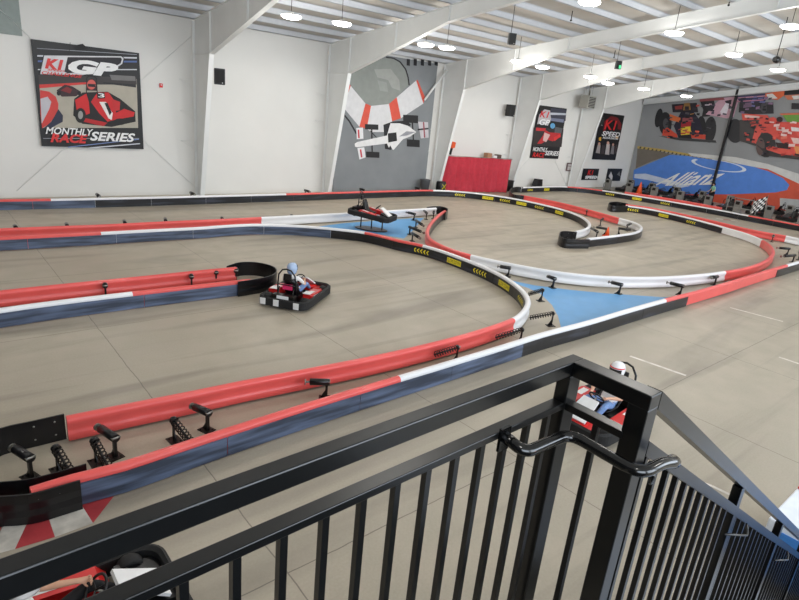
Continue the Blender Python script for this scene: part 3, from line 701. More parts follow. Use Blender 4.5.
def driver(root_loc, rz, shirt, trousers, helmet, label, sleeve=.5):
    J = {'pelvis': (Vector((-.26, 0, .30)), (.15, .13)), 'waist': (Vector((-.33, 0, .45)), (.14, .11)), 'chest': (Vector((-.40, 0, .62)), (.17, .12)),
         'neckb': (Vector((-.40, 0, .76)), (.07, .07)), 'neck': (Vector((-.37, 0, .82)), .055), 'head': (Vector((-.34, 0, .92)), .085), 'crown': (Vector((-.34, 0, 1.0)), .07)}
    Bn = [('pelvis', 'waist'), ('waist', 'chest'), ('chest', 'neckb'), ('neckb', 'neck'), ('neck', 'head'), ('head', 'crown')]
    for s, sg in (('L', 1), ('R', -1)):
        J.update({'sho' + s: (Vector((-.38, sg * .19, .71)), .06), 'elb' + s: (Vector((-.16, sg * .29, .50)), .042), 'wrist' + s: (Vector((.09, sg * .17, .53)), .027),
                  'hip' + s: (Vector((-.20, sg * .10, .27)), .085), 'knee' + s: (Vector((.18, sg * .19, .42)), .062), 'ank' + s: (Vector((.52, sg * .16, .17)), .042), 'toe' + s: (Vector((.64, sg * .16, .24)), .035)})
        Bn += [('chest', 'sho' + s), ('sho' + s, 'elb' + s), ('elb' + s, 'wrist' + s), ('pelvis', 'hip' + s), ('hip' + s, 'knee' + s), ('knee' + s, 'ank' + s), ('ank' + s, 'toe' + s)]
        fingers(J, Bn, s, J['wrist' + s][0], (.9, -sg * .25, 0), (0, sg * .3, 1), (-.2, -sg * 1, -.1))
    def zones(c):
        if c.z > .79: return M['skin']
        if c.x > .47 and c.z < .34: return M['shoe']
        if c.z < .36 + max(0, c.x) * .25 or (c.x > -.12 and abs(c.y) < .28 and c.z < .47): return trousers
        if (abs(c.y) > .14 and c.x > -.22) or c.x > -.08: return M['skin']
        return shirt
    o = skin_body('person', J, Bn, zones, None, root_loc, rz, label)
    # helmet
    b = MB(); prof = [(.10, -.14), (.13, -.09), (.146, 0), (.138, .06), (.11, .115), (.06, .145), (.001, .153)]
    b.lathe(prof, (-.335, 0, .925), 'z', 22, sc=(1.08, .92, 1)); h = b.build('helmet', helmet, o)
    b = MB()
    for k in range(8):
        a0, a1 = R(-62 + k * 15.5), R(-62 + (k + 1) * 15.5)
        q = lambda a, z, r: (-.335 + r * math.cos(a) * 1.08, r * math.sin(a) * .92, .925 + z)
        b.poly([q(a0, -.045, .149), q(a1, -.045, .149), q(a1, .045, .150), q(a0, .045, .150)])
    b.build('visor', M['visor'], h)
    b = MB()
    for k in range(12):
        a0, a1 = R(-90 + k * 15), R(-75 + k * 15)
        b.poly([q(a0, .055, .149), q(a1, .055, .149), q(a1, .075, .143), q(a0, .075, .143)])
    b.build('helmet_stripe', M['redp'] if helmet is M['helwhite'] else M['dark'], h)
    return o
# kart driven past the black cap
KA = (7.42, 12.55, 0); ka = R(36)
k1 = put_kart(kart0, KA, ka, 'black, red and white kart being driven beside the black hairpin cap, mid left')
for yy in (.48, .12, -.42): MB().box((-.995, yy - .07, .08), (-.972, yy + .07, .24)).build('bumper_plate', M['kartwhite'], k1)
MB().box((-.60, -.13, .42), (-.575, .13, .56)).build('seat_patch', M['pink'], k1)
for sg in (1, -1): MB().prism([(-.45, sg * .36, .335), (-.2, sg * .36, .33), (-.2, sg * .56, .33), (-.45, sg * .56, .335)], (0, 0, .012)).build('side_plate', M['kartwhite'], k1)
driver(KA, ka, M['wcloth'], M['jeans'], M['helblue'], 'person in pale blue helmet, white top and jeans driving the kart by the hairpin cap')
# kart seen through the railing corner
q = fp(619, 368.5, .95); KB = (q.x - .34, q.y + .02, 0)
put_kart(kart0, KB, R(180), 'red and white kart passing behind the corner of the black railing')
driver(KB, R(180), M['wcloth'], M['jeans'], M['helwhite'], 'person in white helmet, white top and jeans driving behind the railing corner')
dkp = make_kart('7', None, M['black'])
KCc = (.60, 4.78, 0)
put_kart(dkp, KCc, 0, 'kart with white parts glimpsed between the two near railing bars at lower left')
driver(KCc, 0, M['wcloth'], M['dark'], M['helwhite'], 'person in white helmet and white top driving, seen between the lower left railing bars')
# display kart on its stand
a_ = fp(349, 212, .6); c_ = fp(396, 219.5, .6); dcen = (a_ + c_) / 2; drz = math.atan2((c_ - a_).y, (c_ - a_).x)
dk = dkp; dkp.location = (dcen.x, dcen.y, .52); dkp.rotation_euler = (0, R(5), drz); dkp['label'] = 'kart with white nose panel displayed on a black stand over the blue floor patch'
st = empty('display_stand', (dcen.x, dcen.y, 0), 'black three-legged stand carrying the display kart', 'stand', rz=drz)
MB().lathe([(.75, 0), (.75, .03), (.70, .045)], (0, 0, 0), 'z', 24, sc=(1, .6, 1)).build('base', Bk, st)
for x in (-.5, 0, .5): MB().tube([(x, 0, .04), (x, 0, .56 - x * .087)], .028, 8).build('leg', Bk, st)
MB().box((-.6, -.05, .0), (.6, .05, .03), Matrix.Translation((0, 0, .545)) @ Matrix.Rotation(R(5), 4, 'Y')).build('cradle', Bk, st)

# ---------------------------------------------------------------- pit area by the far wall
pitkart = make_kart('5', M['black'], mat('dark_red_fairing', (120, 30, 34), .35), mat('dark_nose', (60, 60, 64), .35))
chg = None
cy = [27.3, 25.25, 23.0, 20.8, 18.6, 16.4, 14.25, 12.1]
nm = ['first', 'second', 'third', 'fourth', 'fifth', 'sixth', 'seventh', 'eighth']
def make_charger():
    root = empty('charging_box', (0, 0, 0), '', 'charging box')
    MB().box((-.18, -.23, .05), (.18, .23, .95), bevel=.015).build('cabinet', M['grey'], root)
    MB().box((-.22, -.3, 0), (.22, .3, .05)).build('base_plate', M['darksteel'], root)
    MB().box((-.19, -.14, .66), (-.18, .14, .88)).build('control_panel', M['darksteel'], root)
    MB().tube([(.1, .26, .7), (.15, .5, .5), (.35, .6, .2), (.6, .55, .12)], .02, 6).build('cable', M['rubber'], root)
    return root
ch0 = make_charger()
for i, y in enumerate(cy):
    for row, x in enumerate((47.4, 50.7)):
        c = ch0 if (i == 0 and row == 0) else copy_tree(ch0)
        c.location = (x, y + (0 if row == 0 else -.35), 0)
        c['label'] = 'grey charging box in the %s row of the kart park, %s from the wall corner' % ('front' if row == 0 else 'rear', nm[i]); c['group'] = 'charging boxes by the far wall'
for i, y in enumerate(cy):
    for row, x in enumerate((48.95, 52.1)):
        if row == 1 and i == 3: continue
        put_kart(pitkart, (x, y - 1.02, 0), R(180 + random.uniform(-12, 12)) if row == 0 else R(90 + random.uniform(-6, 6)), 'parked black kart in the %s row by the far mural, %s from the wall corner' % ('front' if row == 0 else 'rear', nm[i]), 'parked karts by the far mural')
pitkart.location = (52.1, 8.95, 0); pitkart['label'] = 'parked black kart at the right end of the rear pit row'; pitkart['group'] = 'parked karts by the far mural'
kart0.location = (49.1, 8.7, 0); kart0.rotation_euler = (0, 0, R(175)); kart0['label'] = 'parked kart at the right end of the pit row, last before the picture edge'; kart0['group'] = 'parked karts by the far mural'
def cone(p, label, h=.5):
    root = empty('traffic_cone', p, label, 'traffic cone')
    MB().lathe([(.13 * h / .5, .03), (.03, h)], (0, 0, 0), 'z', 14).build('cone', M['orange'], root)
    MB().box((-.17, -.17, 0), (.17, .17, .03)).build('foot', M['orange'], root)
q = xp(640.5, 186, 47.6); cone((47.6, q.y, 0), 'orange traffic cone among the parked karts left of the far mural', 1.15)
q = fp(606.8, 236, 0); cone((q.x, q.y, 0), 'small orange cone inside the far hairpin', .45)
# low gate of silver tubes
g0 = Vector((44.9, xp(726.5, 208, 44.9).y, 0)); g1 = Vector((44.9, xp(751, 212, 44.9).y, 0))
root = empty('tube_gate', g0, 'silver tube gate standing behind the farthest barrier right of the mural pole', 'gate'); inv = Matrix.Translation(-g0)
for p in (g0, g1, g1 + Vector((.1, -.25, 0))): MB().tube([p, p + Vector((0, 0, 1.35))], .035, 8).build('post', M['grey'], root, M=inv)
for z in (.65, 1.32): MB().tube([g0 + Vector((0, 0, z)), g1 + Vector((0, 0, z))], .03, 8).build('rail', M['grey'], root, M=inv)
# chequered flag
f0 = Vector((46.2, xp(767, 205, 46.2).y, 0)); root = empty('chequered_flag', f0, 'black and white chequered flag leaning beside the silver gate', 'flag')
MB().tube([(0, 0, 0), (0, .1, 1.75)], .02, 6).build('flag_pole', M['steelraw'], root)
b = MB()
def fl_(i, j): return (.05 * math.sin(i * 1.3), .08 + i * .13 + .02 * j, 1.70 - j * .16 - i * .09)
for i in range(6):
    for j in range(6): b.poly([fl_(i, j), fl_(i + 1, j), fl_(i + 1, j + 1), fl_(i, j + 1)], M['whitep'] if (i + j) % 2 else M['blackp'])
b.build('cloth', None, root)
# person standing by the karts
J = {'pelvis': (Vector((0, 0, .93)), (.14, .11)), 'waist': (Vector((.03, 0, 1.08)), (.13, .10)), 'chest': (Vector((.08, 0, 1.28)), (.16, .11)), 'neckb': (Vector((.11, 0, 1.42)), .06), 'neck': (Vector((.13, 0, 1.49)), .05),
     'head': (Vector((.16, 0, 1.58)), (.085, .09)), 'crown': (Vector((.16, 0, 1.67)), (.07, .075)), 'nose': (Vector((.265, 0, 1.58)), .012)}
Bn = [('pelvis', 'waist'), ('waist', 'chest'), ('chest', 'neckb'), ('neckb', 'neck'), ('neck', 'head'), ('head', 'crown'), ('head', 'nose')]
for s, sg in (('L', 1), ('R', -1)):
    J.update({'sho' + s: (Vector((.10, sg * .18, 1.37)), .055), 'elb' + s: (Vector((.10, sg * .27, 1.10)), .04), 'wrist' + s: (Vector((.30, sg * .22, .98)), .026),
              'hip' + s: (Vector((0, sg * .10, .86)), .085), 'knee' + s: (Vector((.03, sg * .12, .48)), .06), 'ank' + s: (Vector((-.02, sg * .13, .09)), .04), 'toe' + s: (Vector((.14, sg * .15, .04)), .035)})
    Bn += [('chest', 'sho' + s), ('sho' + s, 'elb' + s), ('elb' + s, 'wrist' + s), ('pelvis', 'hip' + s), ('hip' + s, 'knee' + s), ('knee' + s, 'ank' + s), ('ank' + s, 'toe' + s)]
    fingers(J, Bn, s, J['wrist' + s][0], (1, 0, -.2), (0, sg, 0), (0, 0, -1))
def zz(c):
    if c.z > 1.46: return M['skin']
    if c.z < .10: return M['shoe']
    if c.z < 1.0 and abs(c.x) < .2: return M['dark']
    if abs(c.y) > .17 and c.z < 1.18: return M['skin']
    return M['green']
q = xp(714, 190, 51.6)
pp = skin_body('person', J, Bn, zz, None, (51.6, q.y, 0), R(150), 'person in a pale green top and dark trousers standing among the parked karts')
b = MB(); b.ball((.14, 0, 1.64), .105, (1, .95, .9)); b.ball((.07, 0, 1.58), .09, (.8, 1, 1)); b.build('hair', M['hair'], pp)
for s in (1, -1): MB().ball((.245, s * .032, 1.60), .012, n=8).build('eye', M['whitep'], pp); MB().ball((.16, s * .09, 1.57), .025, (.6, .4, 1), n=8).build('ear', M['skin'], pp)

# ---------------------------------------------------------------- things on the left wall
DX, DZ = Vector((1, 0, 0)), Vector((0, 0, 1))
class Art:
    """printed picture: polygons read from the photo, laid on a wall plane in thin layers"""
    def __init__(s, f, n): s.f = f; s.n = Vector(n); s.mb = MB(); s.k = 1
    def p(s, pts, rgb, smoothn=0):
        nm_ = 'print_%02x%02x%02x' % tuple(rgb)
        P = [s.f(x, y) + s.n * (.0008 * s.k + .002) for x, y in pts]; s.k += 1
        s.mb.poly(P, mat(nm_, rgb, .6, var=.06, scale=3)); return s
    def ell(s, cx, cy, rx, ry, rgb, rot=0, n=18):
        c_, s_ = math.cos(rot), math.sin(rot)
        return s.p([(cx + rx * math.cos(a) * c_ - ry * math.sin(a) * s_, cy + rx * math.cos(a) * s_ + ry * math.sin(a) * c_) for a in [2 * math.pi * k / n for k in range(n)]], rgb)
    def line(s, pts, wd, rgb):
        for (x0, y0), (x1, y1) in zip(pts, pts[1:]):
            L = math.hypot(x1 - x0, y1 - y0); nx, ny = -(y1 - y0) / L * wd / 2, (x1 - x0) / L * wd / 2
            s.p([(x0 + nx, y0 + ny), (x1 + nx, y1 + ny), (x1 - nx, y1 - ny), (x0 - nx, y0 - ny)], rgb)
        return s
    def build(s, name, parent, toward):
        o = s.mb.build(name, None, parent, fix=False)
        for p in o.data.polygons:
            pass
        bm = bmesh.new(); bm.from_mesh(o.data)
        for f in bm.faces:
            if f.normal.dot(s.n) < 0: f.normal_flip()
        bm.to_mesh(o.data); bm.free(); return o
NY = (0, -1, 0); NX = (-1, 0, 0)
# big square poster
Yp = 28.66
A_, B_, Z0, Z1 = 4.40, 8.47, 2.20, 6.32
root = empty('race_poster', (0, 0, 0), 'big square kart racing poster hung on the white wall at upper left', 'poster')
MB().box((A_ - .02, Yp, Z0 - .02), (B_ + .02, Yp + .02, Z1 + .02)).build('backing_sheet', M['blackp'], root)
f = lambda X, Y: wp(20 + X / 4.8, 30 + Y / 4.8, Yp - .002)
a = Art(f, NY)
a.p([(90,222),(560,235),(567,470),(106,470)], (176, 170, 156)); a.p([(88,215),(558,228),(560,262),(91,262)], (62, 58, 58)).p([(430,215),(552,222),(555,245),(440,240)], (120, 118, 118))
a.p([(92,262),(330,250),(340,258),(94,280)], (206, 60, 56)).p([(400,250),(556,262),(557,276),(400,256)], (40, 40, 44))
a.p([(96,288),(140,296),(172,320),(184,355),(182,395),(140,450),(106,472),(98,400)], (206, 64, 60)).p([(98,330),(132,320),(150,345),(140,380),(104,450)], (190, 188, 196)).p([(184,380),(206,410),(205,440),(150,470),(112,472),(150,440)], (44, 48, 70))
a.p([(175,290),(215,262),(250,270),(292,296),(270,318),(200,320)], (60, 40, 44)).p([(195,290),(225,272),(250,285),(240,305)], (130, 40, 44)).ell(186, 303, 10, 12, (20, 20, 22)).ell(284, 303, 9, 11, (20, 20, 22))
a.p([(260,330),(300,300),(420,296),(480,330),(552,390),(555,440),(440,465),(300,450),(255,410)], (26, 24, 26))
a.p([(264,335),(318,305),(330,345),(335,400),(300,415),(272,385)], (204, 36, 40)).p([(340,345),(372,298),(425,300),(460,350),(460,430),(420,440),(380,400)], (204, 36, 40)).p([(455,400),(500,378),(550,395),(545,415),(460,430)], (204, 36, 40))
a.p([(300,420),(420,445),(400,462),(305,440)], (180, 32, 36)).p([(380,345),(412,345),(445,400),(440,432),(425,425)], (236, 232, 228)).p([(405,350),(420,350),(440,395),(430,410)], (24, 22, 26)).p([(440,330),(480,345),(478,385),(450,390)], (196, 40, 44))
a.ell(290, 410, 26, 36, (22, 22, 24)).ell(290, 408, 12, 20, (150, 148, 146)).ell(480, 440, 30, 16, (22, 22, 24))
a.p([(318,290),(322,245),(345,232),(368,248),(370,292)], (60, 40, 44)).ell(342, 262, 21, 24, (214, 96, 88)).p([(324,258),(362,260),(360,274),(326,272)], (30, 30, 36)).p([(368,300),(405,300),(408,328),(372,330)], (30, 28, 30))
a.line([(318,300),(320,228),(332,222),(352,222),(366,230),(370,300)], 4, (34, 32, 34))
a.line([(80,88),(560,118)], 3, (150, 152, 160)).line([(240,60),(225,190)], 3, (20, 20, 24)).line([(82,124),(560,134)], 7, (210, 212, 220)).line([(85,150),(560,152)], 8, (86, 110, 168)).line([(85,190),(560,190)], 5, (214, 216, 220)).p([(255,75),(300,66),(330,92),(270,98)], (12, 12, 14))
a.line([(110,520),(570,520)], 3, (150, 152, 160)).line([(230,562),(570,524)], 4, (120, 140, 190)).line([(330,566),(575,545)], 5, (210, 212, 220))
a.p([(92,215),(112,118),(235,118),(265,122),(480,122),(500,134),(494,165),(460,188),(380,192),(368,208),(300,222)], (36, 34, 38))
a.p([(96,212),(116,122),(484,126),(496,136),(490,162),(458,184),(376,188),(364,204),(300,216)], (214, 214, 218)).p([(212,200),(228,130),(482,132),(488,140),(482,160),(450,178),(372,182),(360,198),(226,208)], (40, 38, 44))
a.build('printed_picture', root, NY)
def ptxt(s, X, Y, X2, h, mm, parent, f=f, shear=.3, n=NY, lay=.062, bold=.02, name='lettering'):
    o = f(X, Y); e = f(X2, Y); top = f(X, Y - h)
    return text_fit(name, s, Vector((o.x, o.y, o.z)) + Vector(n) * lay, DX if n == NY else Vector((0, -1, 0)), DZ, abs((e - o).length), abs(top.z - o.z), mm, parent, shear=shear, bold=bold)
ptxt('K1', 118, 184, 210, 50, M['redp'], root, bold=.05); ptxt('GP', 232, 205, 470, 70, M['whitep'], root, bold=.06); ptxt('CHALLENGE', 104, 212, 296, 16, M['redp'], root); ptxt('SPEED', 130, 194, 212, 9, M['redp'], root)
ptxt('MONTHLY', 122, 498, 352, 34, M['whitep'], root); ptxt('RACE', 145, 538, 326, 44, M['redp'], root, bold=.04); ptxt('SERIES', 335, 530, 552, 44, M['whitep'], root, bold=.03); ptxt('3', 374, 322, 404, 20, M['whitep'], root, shear=0)
for ch in root.children: pass

# tall posters
Yp = 28.73
def tall_poster(x0, x1, z0, z1, f, polys, texts, label, ells=()):
    root = empty('race_poster', (0, 0, 0), label, 'poster')
    MB().box((x0, Yp, z0), (x1, Yp + .03, z1)).build('backing_sheet', M['blackp'], root)
    a = Art(f, NY)
    for pts, c in polys: a.p(pts, c)
    for e in ells: a.ell(*e)
    a.build('printed_picture', root, NY)
    for t in texts: ptxt(t[0], t[1], t[2], t[3], t[4], M[t[5]], root, f=f, shear=t[6] if len(t) > 6 else .2, lay=.03)
    return root
k_ = Yp / 28.8
f2 = lambda X, Y: wp(520 + X / 6.15, 95 + Y / 6.15, Yp - .002)
tall_poster(37.64 * k_, 41.42 * k_, 5 + (2.40 - 5) * k_, 5 + (6.38 - 5) * k_ , f2,
    [([(190,80),(285,90),(280,160),(185,150)], (56, 58, 74)), ([(188,108),(282,112),(281,124),(186,122)], (190, 196, 206)), ([(186,140),(270,150),(268,170),(184,158)], (120, 126, 150)),
     ([(85,200),(268,210),(255,320),(75,310)], (52, 46, 46)), ([(215,195),(262,205),(252,240),(212,232)], (90, 92, 96)),
     ([(105,300),(140,250),(155,215),(180,230),(250,235),(250,258),(200,285),(170,275),(130,300)], (186, 44, 48)), ([(100,200),(160,205),(150,222),(98,220)], (190, 46, 50)), ([(150,230),(185,245),(160,290),(140,280)], (214, 180, 176)), ([(205,262),(245,240),(248,255),(212,284)], (216, 50, 50)),
     ([(105,180),(118,120),(150,88),(185,95),(190,150),(170,190),(135,175)], (190, 186, 190))],
    [('K1', 118, 136, 175, 40, 'redp'), ('GP', 115, 182, 180, 36, 'whitep'), ('MONTHLY', 76, 345, 165, 26, 'whitep'), ('RACE', 74, 382, 148, 30, 'redp'), ('SERIES', 150, 370, 236, 28, 'whitep')],
    'tall poster of a kart rider in a blue helmet, left of the two tall posters', ells=[(200, 190, 15, 17, (96, 160, 204))])
tall_poster(46.5 * k_, 50.4 * k_, 5 + (2.47 - 5) * k_, 5 + (6.43 - 5) * k_, f2,
    [([(462,395),(585,398),(600,330),(478,320)], (26, 26, 30)), ([(485,262),(500,258),(498,282),(484,280)], (216, 160, 50)), ([(590,250),(606,252),(602,270),(588,268)], (216, 160, 50)),
     ([(510,225),(520,160),(560,130),(600,140),(625,180),(620,215),(600,210),(602,180),(580,155),(550,150),(530,180),(525,225)], (120, 30, 34)),
     ([(465,355),(480,300),(495,310),(490,360)], (160, 152, 150)), ([(495,360),(505,305),(522,312),(518,362)], (60, 54, 56)), ([(522,365),(532,300),(552,302),(548,368)], (186, 180, 178)), ([(555,362),(565,310),(580,315),(575,365)], (130, 126, 128)), ([(580,360),(588,305),(598,305),(592,360)], (70, 60, 62))],
    [('K1', 515, 210, 585, 60, 'redp', .1), ('SPEED', 500, 250, 612, 30, 'whitep'), ('INDOOR KARTING', 506, 268, 602, 14, 'whitep')],
    'tall speed poster with a group of people, right of the two tall posters', ells=[(487, 300, 7, 9, (200, 150, 130)), (541, 295, 8, 10, (210, 160, 140)), (572, 305, 6, 8, (200, 150, 130))])
tall_poster(45.45 * k_, 47.98 * k_, 5 + (.66 - 5) * k_, 5 + (1.66 - 5) * k_, f2, [([(400,510),(476,512),(478,500),(402,498)], (180, 180, 184))], [('K1', 412, 492, 445, 32, 'redp', .1), ('SPEED', 398, 516, 470, 20, 'whitep')], 'small landscape black poster with red letters low on the wall, left one')
tall_poster(49.48 * k_, 52.0 * k_, 5 + (.56 - 5) * k_, 5 + (1.70 - 5) * k_, f2, [([(545,500),(560,470),(570,500),(565,528)], (200, 196, 196)), ([(596,490),(612,468),(616,500)], (120, 118, 118))], [], 'small landscape black poster with pale figures low on the wall, right one beside the corner')

# grey racing mural between two columns
root = empty('racing_mural', (0, 0, 0), 'grey wall mural of a white racing car seen from above with red and white kerb', 'mural')
MB().box((19.2, 28.70, 0.02), (26.62, 28.74, 8.0)).build('mural_sheet', mat('mural_grey', (130, 134, 137), .7, var=.08, scale=.7), root)
f3 = lambda X, Y: wp(300 + X / 3.75, 40 + Y / 3.75, 28.698)
a = Art(f3, NY)
a.p([(160,140),(185,120),(250,88),(330,66),(365,78),(395,105),(410,165),(362,215),(333,240),(265,247),(240,232),(188,165),(165,190)], (138, 143, 138))
a.p([(278,110),(340,108),(372,150),(376,190),(345,180),(330,150),(290,140)], (158, 160, 156)).p([(290,150),(325,160),(330,195),(300,190)], (150, 154, 150))
a.line([(322,65),(350,68),(375,82),(396,110),(405,140),(409,170)], 5, (24, 24, 28)).line([(158,272),(185,305),(212,352)], 6, (26, 26, 30))
I = [(176,150),(190,172),(245,238),(266,247),(333,240),(362,215),(435,152),(441,150)]; O = [(165,205),(160,250),(222,325),(250,333),(345,305),(378,293),(462,238),(468,215)]
for k in range(7): a.p([I[k], I[k + 1], O[k + 1], O[k]], (214, 82, 62) if k % 2 == 0 else (214, 214, 216))
a.p([(266,247),(333,240),(345,305),(332,345),(265,345),(250,333)], (214, 214, 216))
for X in (406, 432, 459, 486, 511): a.p([(X - 6, 70), (X + 6, 72), (X + 5, 97), (X - 7, 95)], (20, 20, 24))
a.p([(312,318),(345,306),(400,302),(415,318),(340,412),(318,408)], (24, 24, 28))
for X, Y, w_, h_ in ((268, 326, 25, 11), (272, 430, 25, 12), (414, 296, 28, 16), (424, 387, 24, 15)): a.p([(X - w_, Y - h_), (X + w_, Y - h_ * .8), (X + w_, Y + h_), (X - w_, Y + h_ * .8)], (22, 22, 24))
a.line([(268,335),(270,425)], 5, (30, 30, 32)).line([(262,340),(300,380)], 3, (30, 30, 32)).line([(420,300),(425,385)], 5, (30, 30, 32))
a.p([(210,330),(235,328),(237,370),(212,372)], (226, 226, 228)).p([(214,405),(240,402),(245,440),(222,448)], (226, 226, 228)).line([(218,336),(220,368)], 6, (196, 60, 70)).line([(226,410),(230,440)], 6, (196, 60, 70))
a.p([(204,388),(214,382),(325,358),(338,312),(372,312),(405,322),(435,345),(412,362),(385,372),(350,412),(332,404),(325,388),(214,402),(205,400)], (226, 226, 226)).p([(328,350),(360,346),(363,378),(330,384)], (22, 22, 24)).p([(338,395),(345,410),(330,406)], (40, 40, 44)).p([(370,362),(398,342),(432,345),(400,358)], (150, 152, 158))
a.p([(441,306),(479,308),(481,366),(452,369)], (200, 196, 200)).line([(440,336),(480,332)], 6, (24, 24, 28)).line([(462,308),(466,366)], 5, (150, 70, 80))
a.build('printed_picture', root, NY)

# far wall mural
root = empty('racing_mural', (0, 0, 0), 'huge mural on the far wall: racing cars on grey track above a blue painted run-off', 'mural')
XW = 53.2
zt = lambda y: roof(y) - .42
MB().prism([(XW, 28.7, 0.02), (XW, 28.7, zt(28.7)), (XW, 3, zt(3)), (XW, 3, .02)], (.04, 0, 0)).build('mural_sheet', mat('mural_asphalt', (146, 148, 150), .7, var=.06, scale=.5), root)
f4 = lambda X, Y: xp(640 + X / 5, 80 + Y / 5, XW - .002)
a = Art(f4, NX)
a.p([(-12,338),(60,347),(160,372),(60,405),(-22,442)], (116, 108, 98))
a.p([(-12,330),(110,345),(240,368),(400,398),(560,425),(555,433),(390,408),(235,378),(105,356),(-14,342)], (186, 160, 88))
for k in range(26): X = 0 + k * 20; Y = 338 + k * 3.55; a.p([(X, Y - 5), (X + 8, Y - 4), (X + 4, Y + 5), (X - 4, Y + 4)], (84, 78, 60))
a.p([(540,432),(660,448),(760,485),(860,520),(990,590),(990,700),(600,640),(200,600),(150,560),(400,560)], (204, 84, 60)).p([(700,590),(820,600),(990,640),(990,740),(700,640)], (176, 178, 178))
a.p([(-30,450),(150,374),(240,380),(420,406),(560,432),(640,455),(715,490),(748,525),(735,550),(680,562),(450,572),(240,570),(90,580),(-40,560)], (84, 134, 216))
a.p([(240,364),(480,386),(640,420),(860,490),(990,545),(990,590),(820,530),(640,446),(545,430),(420,402),(258,380)], (206, 206, 204))
a.p([(-26,470),(30,468),(170,505),(250,530),(200,540),(40,500),(-28,490)], (206, 216, 236))
# ring outline
n_ = 24
for k in range(n_):
    a0, a1 = 2 * math.pi * k / n_, 2 * math.pi * (k + 1) / n_
    if k in (14, 15, 16): continue
    g_ = lambda t, r: (395 + 138 * r * math.cos(t), 427 + 27 * r * math.sin(t) + .16 * 138 * r * math.cos(t) * 1)
    a.p([g_(a0, 1), g_(a1, 1), g_(a1, .86 if math.sin(a0) else .86), g_(a0, .86)], (214, 224, 240))
f5 = lambda X, Y: xp(640 + X / 5, 60 + Y / 5, XW - .002)
a.f = f5
# first car, front view
a.ell(95, 290, 18, 48, (34, 34, 38), .2); a.ell(128, 318, 32, 58, (38, 38, 42)); a.ell(130, 318, 14, 26, (80, 80, 84)); a.ell(352, 348, 30, 66, (44, 44, 48), .1); a.ell(308, 330, 22, 50, (34, 34, 38))
a.p([(160,222),(285,214),(292,262),(165,262)], (40, 36, 44)).p([(175,232),(215,226),(214,246),(178,248)], (150, 60, 56)).p([(205,262),(262,250),(300,300),(320,372),(190,380),(170,330)], (36, 34, 52))
a.ell(236, 245, 24, 26, (30, 28, 40)).p([(222,216),(250,214),(256,250),(216,252)], (150, 112, 60)).p([(226,232),(246,232),(246,250),(226,250)], (40, 34, 44))
a.p([(214,290),(262,286),(268,308),(212,310)], (150, 80, 84)).p([(205,335),(254,332),(256,372),(206,376)], (232, 206, 60)).p([(208,310),(258,308),(256,332),(206,336)], (170, 40, 52)).p([(118,345),(140,338),(186,372),(190,388),(112,378)], (206, 76, 56)).p([(256,372),(330,374),(328,396),(252,390)], (206, 76, 56)).p([(190,378),(256,374),(262,402),(198,400)], (24, 24, 30)).p([(90,380),(380,402),(384,414),(200,402)], (62, 62, 64)).p([(150,270),(205,290),(200,312),(150,300)], (214, 110, 60))
# second car, pink, partly hidden
a.p([(300,200),(370,196),(380,240),(350,282),(310,285),(318,250)], (40, 38, 42)).p([(330,272),(385,212),(410,190),(480,182),(500,185),(470,285),(435,292)], (206, 164, 180)).p([(395,270),(430,215),(450,222),(432,278)], (232, 226, 234)).ell(352, 225, 24, 30, (46, 44, 50)).p([(425,205),(460,198),(455,235),(440,230)], (60, 50, 60)).p([(300,196),(420,188),(425,200),(300,208)], (150, 80, 84))
a.p([(480,182),(628,168),(630,205),(610,210),(505,215)], (60, 58, 92)).line([(490,190),(628,180)], 5, (206, 150, 170)).line([(486,208),(620,200)], 5, (200, 130, 150)).p([(500,212),(668,212),(670,268),(560,272),(495,262)], (44, 42, 48)).p([(520,215),(560,212),(560,235),(518,240)], (120, 96, 120)).ell(620, 240, 16, 26, (74, 72, 78))
a.p([(628,168),(725,152),(722,178),(690,200),(628,192)], (220, 104, 62)).p([(634,172),(664,168),(690,192),(640,196)], (226, 222, 218)).p([(725,148),(880,130),(880,165),(722,176)], (30, 28, 30)).p([(722,178),(880,165),(880,192),(740,200)], (206, 120, 90)).p([(760,180),(800,176),(820,190),(770,198)], (226, 222, 218))
a.p([(760,215),(990,230),(990,250),(758,246)], (50, 48, 52)).p([(708,268),(990,268),(990,330),(740,312)], (110, 156, 66)).p([(700,268),(860,262),(860,272),(706,276)], (210, 110, 80))
# third car, red
a.ell(478, 355, 44, 60, (42, 42, 46)).p([(500,300),(620,300),(640,400),(580,430),(500,405)], (70, 66, 66)).p([(510,268),(640,276),(650,300),(625,330),(580,420),(560,412),(575,350),(600,300),(515,302)], (218, 88, 78)).p([(610,300),(668,285),(712,310),(810,312),(880,330),(880,500),(780,492),(700,400),(640,370),(600,360)], (218, 84, 74))
a.ell(632, 425, 48, 62, (48, 46, 48)).ell(604, 432, 22, 44, (96, 80, 78)).p([(525,275),(600,282),(598,292),(526,288)], (232, 196, 190)).p([(682,334),(726,338),(724,356),(684,352)], (226, 206, 200)).p([(756,335),(800,340),(800,358),(760,356)], (232, 226, 226)).ell(700, 298, 16, 14, (50, 30, 32)).p([(632,436),(650,430),(745,448),(760,470),(760,490),(640,474)], (224, 90, 78)).p([(755,388),(800,392),(812,420),(770,418)], (230, 196, 190)).p([(680,412),(750,420),(755,446),(690,440)], (48, 30, 32)).p([(770,430),(840,440),(850,480),(786,476)], (234, 150, 90)).ell(900, 440, 60, 62, (48, 46, 48)).p([(560,405),(600,440),(640,480),(780,496),(980,520),(980,505),(700,470),(610,440)], (60, 54, 54))
rd = random.Random(3)
